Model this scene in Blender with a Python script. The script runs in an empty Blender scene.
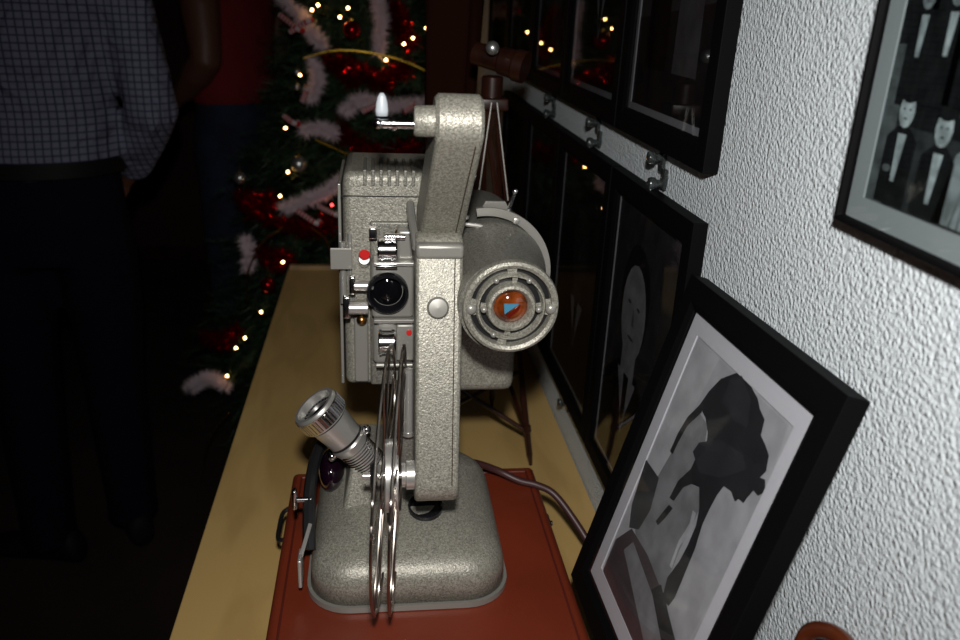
import bpy, bmesh, math, random
from mathutils import Vector, Matrix
random.seed(7)
S = bpy.context.scene
COL = S.collection
PI = math.pi

# ------------------------------------------------------------------ camera, light, exposure
CAMZ = 0.62                      # height of the lens above the table top (z = 0); the floor is at z = -0.75
FPX = 809.7
ROT = Matrix(((0.99186, 0.00406, -0.12726), (-0.11999, 0.36542, -0.92308), (0.04275, 0.93083, 0.36293)))
# orthonormalise
fwd = -(ROT @ Vector((0, 0, 1))); fwd.normalize()
rt = ROT @ Vector((1, 0, 0)); rt = (rt - fwd * rt.dot(fwd)).normalized()
upv = rt.cross(fwd)
ROT = Matrix((rt, upv, -fwd)).transposed()
cd = bpy.data.cameras.new('camera'); cam = bpy.data.objects.new('camera', cd); COL.objects.link(cam)
cam.matrix_world = Matrix.Translation((0, 0, CAMZ)) @ ROT.to_4x4()
cd.sensor_width = 23.5; cd.lens = FPX * 23.5 / 960; cd.clip_start = 0.02
cd.dof.use_dof = True; cd.dof.focus_distance = 0.72; cd.dof.aperture_fstop = 5.0
S.camera = cam
w = bpy.data.worlds.new('world'); S.world = w; w.use_nodes = True
w.node_tree.nodes['Background'].inputs[0].default_value = (0.5, 0.55, 0.8, 1)
w.node_tree.nodes['Background'].inputs[1].default_value = 0.004
ld = bpy.data.lights.new('camera_flash', 'SPOT'); ld.energy = 26.0; ld.shadow_soft_size = 0.018; ld.color = (1.0, 0.97, 0.93)
ld.spot_size = math.radians(100); ld.spot_blend = 1.0
flash = bpy.data.objects.new('camera_flash', ld); COL.objects.link(flash); flash.location = (0.0, -0.02, CAMZ + 0.115)
flash.rotation_euler = (Vector((.13, .75, .33)) - Vector(flash.location)).to_track_quat('-Z', 'Y').to_euler()
S.view_settings.view_transform = 'Standard'; S.view_settings.look = 'None'
S.view_settings.gamma = 1; S.view_settings.use_curve_mapping = False
S.view_settings.exposure = 0.0

def ray(x, y): return ROT @ Vector((x - 480, 320 - y, -FPX))
CAM = Vector((0, 0, CAMZ))
def at(x, y, Y):
    d = ray(x, y); return CAM + d * (Y / d.y)
def atz(x, y, z):
    d = ray(x, y); return CAM + d * ((z - CAMZ) / d.z)
def atplane(x, y, p, n):
    d = ray(x, y); return CAM + d * ((p - CAM).dot(n) / d.dot(n))

# ------------------------------------------------------------------ materials
def mat(name, col, rough=0.5, metal=0.0, bump=None, bscale=100, bstr=0.3, bdist=0.001, var=0.0, vscale=20, spec=0.5, emit=None, estr=1, coat=0, kind='noise', trans=0, sheen=0):
    m = bpy.data.materials.new(name); m.use_nodes = True
    nt = m.node_tree; b = nt.nodes['Principled BSDF']
    b.inputs['Base Color'].default_value = (*col, 1); b.inputs['Roughness'].default_value = rough
    b.inputs['Metallic'].default_value = metal; b.inputs['Specular IOR Level'].default_value = spec
    b.inputs['Coat Weight'].default_value = coat; b.inputs['Transmission Weight'].default_value = trans
    b.inputs['Sheen Weight'].default_value = sheen
    if emit: b.inputs['Emission Color'].default_value = (*emit, 1); b.inputs['Emission Strength'].default_value = estr
    tc = nt.nodes.new('ShaderNodeTexCoord')
    if bump:
        if kind == 'voronoi':
            t = nt.nodes.new('ShaderNodeTexVoronoi'); t.feature = 'SMOOTH_F1'; out = t.outputs['Distance']
        else:
            t = nt.nodes.new('ShaderNodeTexNoise'); t.inputs['Detail'].default_value = 3; out = t.outputs['Fac']
        t.inputs['Scale'].default_value = bscale; nt.links.new(tc.outputs['Object'], t.inputs['Vector'])
        bp = nt.nodes.new('ShaderNodeBump'); bp.inputs['Strength'].default_value = bstr; bp.inputs['Distance'].default_value = bdist
        if kind == 'voronoi': bp.invert = True
        nt.links.new(out, bp.inputs['Height']); nt.links.new(bp.outputs['Normal'], b.inputs['Normal'])
    if var:
        t2 = nt.nodes.new('ShaderNodeTexNoise'); t2.inputs['Scale'].default_value = vscale; t2.inputs['Detail'].default_value = 4
        nt.links.new(tc.outputs['Object'], t2.inputs['Vector'])
        r = nt.nodes.new('ShaderNodeValToRGB'); r.color_ramp.elements[0].position = 0.35; r.color_ramp.elements[1].position = 0.65
        r.color_ramp.elements[0].color = (*[c * (1 - var) for c in col], 1); r.color_ramp.elements[1].color = (*[min(1, c * (1 + var)) for c in col], 1)
        nt.links.new(t2.outputs['Fac'], r.inputs['Fac']); nt.links.new(r.outputs['Color'], b.inputs['Base Color'])
    return m

def wood_mat(name, c1, c2, rough=0.45, scale=6, stretch=(1, .12, 1), coat=0):
    m = mat(name, c1, rough, coat=coat); nt = m.node_tree; b = nt.nodes['Principled BSDF']
    tc = nt.nodes.new('ShaderNodeTexCoord'); mp = nt.nodes.new('ShaderNodeMapping'); mp.inputs['Scale'].default_value = stretch
    n = nt.nodes.new('ShaderNodeTexNoise'); n.inputs['Scale'].default_value = scale * 4; n.inputs['Detail'].default_value = 6; n.inputs['Distortion'].default_value = .6
    n2 = nt.nodes.new('ShaderNodeTexNoise'); n2.inputs['Scale'].default_value = scale; n2.inputs['Detail'].default_value = 2
    mx = nt.nodes.new('ShaderNodeMath'); mx.operation = 'ADD'
    r = nt.nodes.new('ShaderNodeValToRGB'); r.color_ramp.elements[0].position = .8; r.color_ramp.elements[1].position = 1.2 / 1.0 if False else 1.0
    r.color_ramp.elements[0].color = (*c2, 1); r.color_ramp.elements[1].color = (*c1, 1)
    nt.links.new(tc.outputs['Object'], mp.inputs[0]); nt.links.new(mp.outputs[0], n.inputs['Vector']); nt.links.new(mp.outputs[0], n2.inputs['Vector'])
    nt.links.new(n.outputs['Fac'], mx.inputs[0]); nt.links.new(n2.outputs['Fac'], mx.inputs[1]); nt.links.new(mx.outputs[0], r.inputs['Fac']); nt.links.new(r.outputs['Color'], b.inputs['Base Color'])
    return m

M = {}
def hammer(name, col, scale=420):
    m = mat(name, col, 0.42, 0.35, True, scale, 0.55, 0.0009, 0, 20); nt = m.node_tree; b = nt.nodes['Principled BSDF']
    tc = nt.nodes.new('ShaderNodeTexCoord'); n = nt.nodes.new('ShaderNodeTexNoise'); n.inputs['Scale'].default_value = scale; n.inputs['Detail'].default_value = 2
    n.inputs['Distortion'].default_value = 1.0
    r = nt.nodes.new('ShaderNodeValToRGB'); r.color_ramp.elements[0].position = .38; r.color_ramp.elements[1].position = .62
    r.color_ramp.elements[0].color = (*[c * .62 for c in col], 1); r.color_ramp.elements[1].color = (*[min(1, c * 1.25) for c in col], 1)
    nt.links.new(tc.outputs['Object'], n.inputs['Vector']); nt.links.new(n.outputs['Fac'], r.inputs['Fac']); nt.links.new(r.outputs['Color'], b.inputs['Base Color'])
    return m
M['hammer'] = hammer('hammered grey enamel', (.31, .30, .255), 620)
M['hammer_dark'] = hammer('hammered enamel dull', (.20, .195, .17), 620)
M['smooth_grey'] = mat('smooth grey enamel', (.30, .295, .27), .35, .4)
M['chrome'] = mat('chrome', (.75, .75, .76), .16, 1.0)
M['steel'] = mat('brushed steel', (.62, .61, .58), .3, .75)
M['wire'] = mat('reel wire', (.42, .37, .33), .3, 1.0)
M['black'] = mat('black plastic', (.012, .012, .013), .35)
M['black_gloss'] = mat('black glossy', (.008, .008, .01), .08)
M['white'] = mat('white plastic', (.42, .46, .50), .35)
M['red'] = mat('red plastic', (.6, .02, .02), .3)
M['amber'] = mat('amber glass', (.13, .026, .004), .08, 0, var=.6, vscale=90, coat=1)
M['amber_red'] = mat('amber glass deep red', (.10, .008, .004), .1, coat=1)
M['teal'] = mat('teal emblem', (.05, .20, .32), .3)
M['purple'] = mat('dark purple glass', (.008, .002, .007), .06, coat=1)
M['lensglass'] = mat('lens glass', (.003, .003, .004), .03)
M['leather'] = mat('red brown leather', (.17, .026, .010), .42, 0, True, 500, .25, .0006, .12, 9)
M['leather_edge'] = mat('dark red leather trim', (.09, .014, .008), .45, 0, True, 500, .2, .0006)
M['tan_leather'] = mat('tan leather strap', (.075, .016, .005), .3, 0, True, 300, .2, .0005, coat=.3)
M['rubber'] = mat('brown rubber cable', (.055, .022, .022), .42)
M['birch'] = wood_mat('pale birch top', (.58, .39, .145), (.49, .32, .115), .5, 5, (1, .25, 1))
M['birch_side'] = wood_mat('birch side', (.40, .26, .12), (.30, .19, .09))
M['wall'] = None
M['frame_black'] = mat('black lacquered frame', (.003, .003, .0035), .6, spec=.05)
M['frame_black_edge'] = mat('black frame satin', (.012, .012, .013), .4)
M['mat_white'] = mat('white mat board', (.76, .74, .78), .8, spec=.15)
M['mat_grey'] = mat('grey mat board', (.30, .34, .34), .8, spec=.2)
M['mat_bevel'] = mat('mat bevel', (.3, .3, .32), .8, spec=.2)
M['mat_dark'] = mat('black mat board', (.012, .012, .013), .8, spec=.15)
for i, v in enumerate((.004, .013, .035, .07, .13, .28, .40, .55)):
    M['p%d' % i] = mat('photo tone %d' % i, (v, v * .99, v * 1.03), .7, spec=.1, var=.2, vscale=45)
for i, v in enumerate((.008, .03, .09, .22, .38)):
    M['t%d' % i] = mat('teal toned photo %d' % i, (v * .82, v, v * 1.0), .7, spec=.1, var=.35, vscale=110)
M['sepia'] = mat('brown photo tone', (.03, .017, .01), .7, spec=.1)
M['oldwood'] = wood_mat('dark varnished wood', (.030, .009, .005), (.016, .005, .003), .3, 10, (1, 1, .2), coat=.15)
M['brass'] = mat('brass', (.45, .25, .09), .3, 1)
M['brown_cloth'] = mat('brown cloth', (.016, .0045, .002), .9, spec=.05)
M['needle'] = mat('fir needles', (.013, .042, .016), .6, var=.4, vscale=8)
M['needle2'] = mat('fir needles light', (.022, .055, .022), .6)
M['bark'] = mat('bark', (.03, .018, .01), .9)
M['tinsel_white'] = mat('white tinsel', (.80, .66, .72), .5, 0)
M['tinsel_red'] = mat('red metallic tinsel', (.36, .004, .010), .2, .9)
M['gold'] = mat('gold beads', (.55, .36, .05), .22, 1)
M['silver'] = mat('silver bauble', (.65, .67, .67), .32, .9)
M['bulb'] = mat('lit bulb', (1, .7, .4), .3, emit=(1, .52, .16), estr=22)
M['bulb_red'] = mat('lit red bulb', (1, .1, .1), .3, emit=(1, .05, .05), estr=9)
M['wire_green'] = mat('green wire', (.01, .03, .01), .6)
M['skin'] = mat('skin', (.14, .058, .034), .5)
M['skin'].node_tree.nodes['Principled BSDF'].inputs['Subsurface Weight'].default_value = .05
M['hair'] = mat('dark hair', (.02, .013, .01), .6, 0, True, 200, .5, .002)
M['eye'] = mat('eye', (.5, .5, .5), .2)
M['lips'] = mat('lips', (.25, .08, .07), .5)
M['trouser'] = mat('black trousers', (.005, .004, .012), .95, 0, True, 30, .3, .01, spec=.1)
M['jeans'] = mat('blue jeans', (.012, .018, .045), .85, 0, True, 25, .4, .01, .3, 15)
M['tshirt'] = mat('red tshirt', (.20, .005, .010), .85, 0, True, 12, .4, .02)
M['belt'] = mat('black belt', (.006, .006, .006), .6, spec=.2)
M['shoe'] = mat('black shoe', (.005, .005, .007), .7, spec=.2)
M['carpet'] = mat('dark brown floor', (.020, .011, .007), .85, 0, True, 200, .3, .003, .2, 5)
M['darkwall'] = mat('dark maroon wall', (.04, .010, .008), .9, var=.2, vscale=3)
M['ceil'] = mat('ceiling', (.25, .24, .22), .9)
M['candy_red'] = mat('candy red', (.5, .015, .02), .35)
M['candy_white'] = mat('candy white', (.6, .5, .52), .4)
M['backing'] = mat('brown backing board', (.04, .025, .015), .9)

# clear plastic and window glass
def glassmat(name, rough, fres=True, tint=(1, 1, 1)):
    m = bpy.data.materials.new(name); m.use_nodes = True; nt = m.node_tree; nt.nodes.clear()
    o = nt.nodes.new('ShaderNodeOutputMaterial'); mix = nt.nodes.new('ShaderNodeMixShader'); t = nt.nodes.new('ShaderNodeBsdfTransparent'); g = nt.nodes.new('ShaderNodeBsdfGlossy')
    t.inputs[0].default_value = (*tint, 1); g.inputs['Roughness'].default_value = rough
    lw = nt.nodes.new('ShaderNodeLayerWeight'); lw.inputs[0].default_value = .5
    pw = nt.nodes.new('ShaderNodeMath'); pw.operation = 'POWER'; pw.inputs[1].default_value = 5; nt.links.new(lw.outputs['Facing'], pw.inputs[0])
    f = nt.nodes.new('ShaderNodeMath'); f.operation = 'MULTIPLY_ADD'; f.inputs[1].default_value = .9; f.inputs[2].default_value = .035; nt.links.new(pw.outputs[0], f.inputs[0])
    nt.links.new(f.outputs[0], mix.inputs[0]); nt.links.new(t.outputs[0], mix.inputs[1]); nt.links.new(g.outputs[0], mix.inputs[2]); nt.links.new(mix.outputs[0], o.inputs[0])
    return m
M['pane'] = glassmat('picture glass', .015, tint=(.9, .91, .92))
mm = mat('clear plastic', (.16, .19, .19), .12, trans=.85); M['clear'] = mm

# rough stucco wall
m = mat('white stucco', (.66, .72, .76), .8, spec=.25); nt = m.node_tree; b = nt.nodes['Principled BSDF']
tc = nt.nodes.new('ShaderNodeTexCoord')
n1 = nt.nodes.new('ShaderNodeTexVoronoi'); n1.feature = 'SMOOTH_F1'; n1.inputs['Scale'].default_value = 290; n1.inputs['Smoothness'].default_value = .6
n0 = nt.nodes.new('ShaderNodeTexNoise'); n0.inputs['Scale'].default_value = 120; n0.inputs['Detail'].default_value = 4
va = nt.nodes.new('ShaderNodeMixRGB'); va.blend_type = 'ADD'; va.inputs[0].default_value = .0035
nt.links.new(tc.outputs['Object'], va.inputs[1]); nt.links.new(n0.outputs['Color'], va.inputs[2]); nt.links.new(va.outputs[0], n1.inputs['Vector'])
n2 = nt.nodes.new('ShaderNodeTexNoise'); n2.inputs['Scale'].default_value = 420; n2.inputs['Detail'].default_value = 4; nt.links.new(tc.outputs['Object'], n2.inputs['Vector'])
sb = nt.nodes.new('ShaderNodeMath'); sb.operation = 'SUBTRACT'; nt.links.new(n2.outputs['Fac'], sb.inputs[0]); nt.links.new(n1.outputs['Distance'], sb.inputs[1])
bp = nt.nodes.new('ShaderNodeBump'); bp.inputs['Strength'].default_value = .7; bp.inputs['Distance'].default_value = .0026
nt.links.new(sb.outputs[0], bp.inputs['Height']); nt.links.new(bp.outputs[0], b.inputs['Normal'])
M['wall'] = m

# checked shirt
m = mat('checked shirt', (.3, .33, .42), .85); nt = m.node_tree; b = nt.nodes['Principled BSDF']
tc = nt.nodes.new('ShaderNodeTexCoord'); sx = nt.nodes.new('ShaderNodeSeparateXYZ'); nt.links.new(tc.outputs['Object'], sx.inputs[0])
def stripe(sock, per, wd):
    a = nt.nodes.new('ShaderNodeMath'); a.operation = 'DIVIDE'; a.inputs[1].default_value = per; nt.links.new(sock, a.inputs[0])
    f = nt.nodes.new('ShaderNodeMath'); f.operation = 'FRACT'; nt.links.new(a.outputs[0], f.inputs[0])
    l = nt.nodes.new('ShaderNodeMath'); l.operation = 'LESS_THAN'; l.inputs[1].default_value = wd; nt.links.new(f.outputs[0], l.inputs[0]); return l.outputs[0]
ad = nt.nodes.new('ShaderNodeMath'); ad.operation = 'MAXIMUM'
nt.links.new(stripe(sx.outputs['X'], .0145, .2), ad.inputs[0]); nt.links.new(stripe(sx.outputs['Z'], .0145, .2), ad.inputs[1])
mx = nt.nodes.new('ShaderNodeMixRGB'); mx.inputs[1].default_value = (.17, .175, .25, 1); mx.inputs[2].default_value = (.03, .036, .075, 1)
nt.links.new(ad.outputs[0], mx.inputs[0]); nt.links.new(mx.outputs[0], b.inputs['Base Color'])
nz = nt.nodes.new('ShaderNodeTexNoise'); nz.inputs['Scale'].default_value = 9; nz.inputs['Distortion'].default_value = 1.5; bp = nt.nodes.new('ShaderNodeBump'); bp.inputs['Strength'].default_value = .8; bp.inputs['Distance'].default_value = .04
nt.links.new(tc.outputs['Object'], nz.inputs['Vector']); nt.links.new(nz.outputs['Fac'], bp.inputs['Height']); nt.links.new(bp.outputs[0], b.inputs['Normal'])
M['check'] = m

# ------------------------------------------------------------------ mesh helpers
def basis(d):
    d = Vector(d).normalized(); a = Vector((0, 0, 1)) if abs(d.z) < .9 else Vector((1, 0, 0))
    u = a.cross(d).normalized(); return u, d.cross(u), d

class MB:
    def __init__(s, smooth=False): s.v = []; s.f = []; s.m = []; s.smooth = smooth; s.mi = 0
    def add(s, vs, fs):
        k = len(s.v); s.v += [Vector(v) for v in vs]; s.f += [tuple(k + i for i in f) for f in fs]; s.m += [s.mi] * len(fs); return s
    def box(s, a, b, bev=0):
        x0, y0, z0 = [min(p, q) for p, q in zip(a, b)]; x1, y1, z1 = [max(p, q) for p, q in zip(a, b)]
        if bev <= 0:
            return s.add([(x0, y0, z0), (x1, y0, z0), (x1, y1, z0), (x0, y1, z0), (x0, y0, z1), (x1, y0, z1), (x1, y1, z1), (x0, y1, z1)],
                         [(0, 3, 2, 1), (4, 5, 6, 7), (0, 1, 5, 4), (1, 2, 6, 5), (2, 3, 7, 6), (3, 0, 4, 7)])
        bm = bmesh.new(); r = bmesh.ops.create_cube(bm, size=1)
        for v in bm.verts: v.co = Vector(((x0 + x1) / 2 + v.co.x * (x1 - x0), (y0 + y1) / 2 + v.co.y * (y1 - y0), (z0 + z1) / 2 + v.co.z * (z1 - z0)))
        bmesh.ops.bevel(bm, geom=list(bm.edges), offset=bev, segments=4, profile=.5, affect='EDGES')
        bm.verts.ensure_lookup_table(); s.add([v.co.copy() for v in bm.verts], [[v.index for v in f.verts] for f in bm.faces]); bm.free(); return s
    def lathe(s, p0, d, prof, n=32, a0=0, a1=2 * PI, cap=True):
        u, v, d = basis(d); p0 = Vector(p0); full = abs(a1 - a0 - 2 * PI) < 1e-6; N = n if full else n + 1
        vs = []
        for (t, r) in prof:
            for i in range(N):
                a = a0 + (a1 - a0) * i / n; vs.append(p0 + d * t + (u * math.cos(a) + v * math.sin(a)) * max(r, 1e-5))
        fs = []
        for j in range(len(prof) - 1):
            for i in range(n):
                i2 = (i + 1) % N
                fs.append((j * N + i, j * N + i2, (j + 1) * N + i2, (j + 1) * N + i))
        if cap and full:
            fs.append(tuple(range(N - 1, -1, -1))); fs.append(tuple((len(prof) - 1) * N + i for i in range(N)))
        return s.add(vs, fs)
    def cyl(s, a, b, r, r2=None, n=24):
        a = Vector(a); b = Vector(b); L = (b - a).length; r2 = r if r2 is None else r2; e = min(r, r2, L) * .12
        return s.lathe(a, b - a, [(0, r - e), (e, r), (L - e, r2), (L, r2 - e)], n)
    def sph(s, c, r, n=16, sc=(1, 1, 1)):
        c = Vector(c); k = n // 2; vs = [c + Vector((0, 0, -r * sc[2]))]
        for j in range(1, k):
            t = PI * j / k
            for i in range(n):
                a = 2 * PI * i / n; vs.append(c + Vector((math.sin(t) * math.cos(a) * r * sc[0], math.sin(t) * math.sin(a) * r * sc[1], -math.cos(t) * r * sc[2])))
        vs.append(c + Vector((0, 0, r * sc[2]))); fs = []
        for i in range(n): fs.append((0, 1 + (i + 1) % n, 1 + i))
        for j in range(k - 2):
            for i in range(n): fs.append((1 + j * n + i, 1 + j * n + (i + 1) % n, 1 + (j + 1) * n + (i + 1) % n, 1 + (j + 1) * n + i))
        e = len(vs) - 1
        for i in range(n): fs.append((e, 1 + (k - 2) * n + i, 1 + (k - 2) * n + (i + 1) % n))
        return s.add(vs, fs)
    def loft(s, rings):
        n = len(rings[0]); vs = [p for r in rings for p in r]; fs = []
        for j in range(len(rings) - 1):
            for i in range(n): fs.append((j * n + i, j * n + (i + 1) % n, (j + 1) * n + (i + 1) % n, (j + 1) * n + i))
        fs.append(tuple(range(n - 1, -1, -1))); fs.append(tuple((len(rings) - 1) * n + i for i in range(n)))
        return s.add(vs, fs)
    def tube(s, pts, r, n=8, closed=False):
        pts = [Vector(p) for p in pts]; rs = r if isinstance(r, (list, tuple)) else [r] * len(pts); N = len(pts); rings = []; u = None
        for i, p in enumerate(pts):
            d = (pts[(i + 1) % N] - pts[i - 1]) if closed else (pts[min(i + 1, N - 1)] - pts[max(i - 1, 0)])
            d.normalize()
            u = basis(d)[0] if u is None else (u - d * u.dot(d)).normalized()
            v = d.cross(u); rings.append([p + (u * math.cos(2 * PI * k / n) + v * math.sin(2 * PI * k / n)) * rs[i] for k in range(n)])
        if not closed: return s.loft(rings)
        vs = [p for q in rings for p in q]; fs = []
        for j in range(N):
            for i in range(n): fs.append((j * n + i, j * n + (i + 1) % n, ((j + 1) % N) * n + (i + 1) % n, ((j + 1) % N) * n + i))
        return s.add(vs, fs)
    def prism(s, pts, ext):
        pts = [Vector(p) for p in pts]; e = Vector(ext); n = len(pts)
        return s.add(pts + [p + e for p in pts], [tuple(range(n - 1, -1, -1)), tuple(n + i for i in range(n))] + [(i, (i + 1) % n, n + (i + 1) % n, n + i) for i in range(n)])

def smoothpath(pts, k=8):
    pts = [Vector(p) for p in pts]; out = []
    for i in range(len(pts) - 1):
        p0 = pts[max(i - 1, 0)]; p1 = pts[i]; p2 = pts[i + 1]; p3 = pts[min(i + 2, len(pts) - 1)]
        for j in range(k):
            t = j / k; out.append(.5 * ((2 * p1) + (-p0 + p2) * t + (2 * p0 - 5 * p1 + 4 * p2 - p3) * t * t + (-p0 + 3 * p1 - 3 * p2 + p3) * t ** 3))
    out.append(pts[-1]); return out

OFF = {}
def build(name, mb, mats, parent=None, bevel=0, smooth=None, label=None, subsurf=0, remesh=0, fixn=True):
    off = OFF.get(parent.name, Vector((0, 0, 0))) if parent else Vector((0, 0, 0))
    me = bpy.data.meshes.new(name); me.from_pydata([v - off for v in mb.v], [], mb.f)
    for mt in (mats if isinstance(mats, (list, tuple)) else [mats]): me.materials.append(M[mt] if isinstance(mt, str) else mt)
    for p, k in zip(me.polygons, mb.m): p.material_index = k
    if fixn:
        bm = bmesh.new(); bm.from_mesh(me); bmesh.ops.recalc_face_normals(bm, faces=bm.faces); bm.to_mesh(me); bm.free()
    sm = mb.smooth if smooth is None else smooth
    o = bpy.data.objects.new(name, me); COL.objects.link(o)
    if sm:
        for p in me.polygons: p.use_smooth = True
        if sm != 'all': me.set_sharp_from_angle(angle=math.radians(40))
    if parent: o.parent = parent; OFF[o.name] = off
    if bevel:
        md = o.modifiers.new('bevel', 'BEVEL'); md.width = bevel; md.segments = 3; md.limit_method = 'ANGLE'; md.angle_limit = math.radians(35)
    if remesh:
        md = o.modifiers.new('remesh', 'REMESH'); md.mode = 'VOXEL'; md.voxel_size = remesh; md.use_smooth_shade = True
        md = o.modifiers.new('smooth', 'SMOOTH'); md.iterations = 6; md.factor = .5
    if subsurf:
        md = o.modifiers.new('subsurf', 'SUBSURF'); md.levels = subsurf; md.render_levels = subsurf
    if label: o['label'] = label
    return o

def tag(o, label, cat, group=None, kind=None):
    o['label'] = label; o['category'] = cat
    if group: o['group'] = group
    if kind: o['kind'] = kind
    return o
def thing(name, loc, label, cat, group=None):
    e = bpy.data.objects.new(name, None); COL.objects.link(e); e.location = loc; e.empty_display_size = .05; OFF[e.name] = Vector(loc)
    return tag(e, label, cat, group)
def struct(name, mb, m, **k):
    o = build(name, mb, m, **k); o['kind'] = 'structure'; return o

# ------------------------------------------------------------------ room
FZ = -0.75; WX = 0.29; CZ = 1.75
struct('floor', MB().box((-3.4, -1.2, FZ - .05), (WX + .1, 4.4, FZ)), 'carpet')
struct('ceiling', MB().box((-3.4, -1.2, CZ), (WX + .1, 4.4, CZ + .05)), 'ceil')
struct('wall_right', MB().box((WX, -1.2, FZ), (WX + .1, 4.4, CZ)), 'wall')
struct('wall_back', MB().box((-3.4, 4.4, FZ), (WX + .1, 4.5, CZ)), 'darkwall')
struct('wall_left', MB().box((-3.5, -1.2, FZ), (-3.4, 4.4, CZ)), 'darkwall')
struct('baseboard_back', MB().box((-3.4, 4.385, FZ), (WX, 4.4, FZ + .08)), 'oldwood', bevel=.003)
struct('baseboard_left', MB().box((-3.4, -1.2, FZ), (-3.385, 4.385, FZ + .08)), 'oldwood', bevel=.003)

# ------------------------------------------------------------------ long table
tx0 = -.212; ty0 = -.15; ty1 = 1.93
t = thing('side_table', (.04, .9, FZ), 'long pale birch side table running along the textured white wall', 'table')
build('table_top', MB().box((tx0, ty0, -.03), (WX - .002, ty1, 0)), 'birch', t, bevel=.0015)
build('end_strip', MB().box((tx0 + .004, ty1 - .022, 0), (WX - .004, ty1 - .004, .012)), 'birch_side', t, bevel=.002, label='low wooden strip along the far end')
build('apron', MB().box((tx0 + .03, ty0 + .03, -.10), (tx0 + .05, ty1 - .05, -.03)).box((WX - .05, ty0 + .03, -.10), (WX - .03, ty1 - .05, -.03)).box((tx0 + .05, ty1 - .07, -.10), (WX - .05, ty1 - .05, -.03)).box((tx0 + .05, ty0 + .03, -.10), (WX - .05, ty0 + .05, -.03)), 'birch_side', t)
for lx in (tx0 + .02, WX - .08):
    for ly in (ty0 + .02, ty1 - .09): build('leg', MB().box((lx, ly, FZ), (lx + .05, ly + .05, -.03)), 'birch_side', t, bevel=.003)

# ------------------------------------------------------------------ leather case under the projector
HC = .095
cx0, cx1, cy0, cy1 = -.098, .190, .27, .845
t = thing('projector_case', (.045, .55, 0), 'red-brown leather covered projector case lying flat on the birch table under the projector', 'case')
build('case_body', MB().box((cx0 + .004, cy0 + .004, .0), (cx1 - .004, cy1 - .004, .068)), 'leather', t, bevel=.008, smooth=True)
build('lid', MB().box((cx0, cy0, .070), (cx1, cy1, HC)), 'leather', t, bevel=.006, smooth=True)
g = MB(True)
for (a, b_) in (((cx0 + .011, cy0 + .012), (cx0 + .011, cy1 - .012)), ((cx1 - .011, cy0 + .012), (cx1 - .011, cy1 - .012)), ((cx0 + .011, cy1 - .012), (cx1 - .011, cy1 - .012)), ((cx0 + .011, cy0 + .012), (cx1 - .011, cy0 + .012))):
    g.tube([(a[0], a[1], HC), (b_[0], b_[1], HC)], .0011, 6)
build('stitched_seam', g, 'leather_edge', t, label='darker raised seam round the lid')
hp = smoothpath([(cx0 + .003, .745, .075), (cx0 - .008, .75, .070), (cx0 - .010, .775, .068), (cx0 - .008, .80, .070), (cx0 + .003, .805, .075)])
build('case_handle', MB(True).tube(hp, .0025, 8), 'black', t, label='thin black wire handle on the left side')
build('latch', MB(True).box((cx1 - .003, .735, .055), (cx1 + .002, .755, .088), .001).cyl((cx1 + .001, .745, .082), (cx1 + .005, .745, .082), .0030), 'chrome', t, label='small metal latch')

# ------------------------------------------------------------------ picture frames
def frame(name, o, u, v, w, h, mw, th, label, group, matw, matm, bg, fmat='frame_black', draw=None, lip=.004, inner=None, support=None, edge=None):
    """o = outer lower corner on the back plane, u along the width, v up, n out to the room."""
    o = Vector(o); u = Vector(u).normalized(); v = Vector(v).normalized(); n = u.cross(v)
    if n.x > 0: n = -n
    root = thing(name, o + u * w / 2, label, 'picture frame', group)
    P = lambda a, b, c: o + u * a + v * b + n * c
    # moulding ring with a bevelled inner slope
    prof = [(0, 0), (0, th), (mw * .75, th), (mw, th - .003), (mw, 0)]
    vs = []; fs = []
    for (d, z) in prof:
        vs += [P(d, d, z), P(w - d, d, z), P(w - d, h - d, z), P(d, h - d, z)]
    k = len(prof)
    for j in range(k):
        for i in range(4): fs.append((j * 4 + i, j * 4 + (i + 1) % 4, ((j + 1) % k) * 4 + (i + 1) % 4, ((j + 1) % k) * 4 + i))
    build('frame_moulding', MB().add(vs, fs), fmat, root, bevel=.0008)
    build('backing_board', MB().prism([P(mw * .5, mw * .5, .001), P(w - mw * .5, mw * .5, .001), P(w - mw * .5, h - mw * .5, .001), P(mw * .5, h - mw * .5, .001)], n * .003), 'backing', root)
    zt = th - .007
    def rectring(a, b, z, t):
        vs = [];
        for (d, zz) in ((a, z), (a, z + t), (b, z + t), (b, z)): vs += [P(d, d, zz), P(w - d, d, zz), P(w - d, h - d, zz), P(d, h - d, zz)]
        return MB().add(vs, [(j * 4 + i, j * 4 + (i + 1) % 4, ((j + 1) % 4) * 4 + (i + 1) % 4, ((j + 1) % 4) * 4 + i) for j in range(4) for i in range(4)])
    if matw: build('mat_board', rectring(mw - .002, mw + matw, zt, .0014), matm, root)
    pr = MB(); a = mw - .003; pr.prism([P(a, a, .0045), P(w - a, a, .0045), P(w - a, h - a, .0045), P(a, h - a, .0045)], n * (zt - .0045))
    mats = [bg]
    if draw: draw(pr, mats, P, w, h, mw + matw, zt)
    build('photograph', pr, mats, root, fixn=False)
    a = mw - .002
    build('glass_pane', MB().prism([P(a, a, zt + .0025), P(w - a, a, zt + .0025), P(w - a, h - a, zt + .0025), P(a, h - a, zt + .0025)], n * .0012), 'pane', root)
    return root, P

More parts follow.
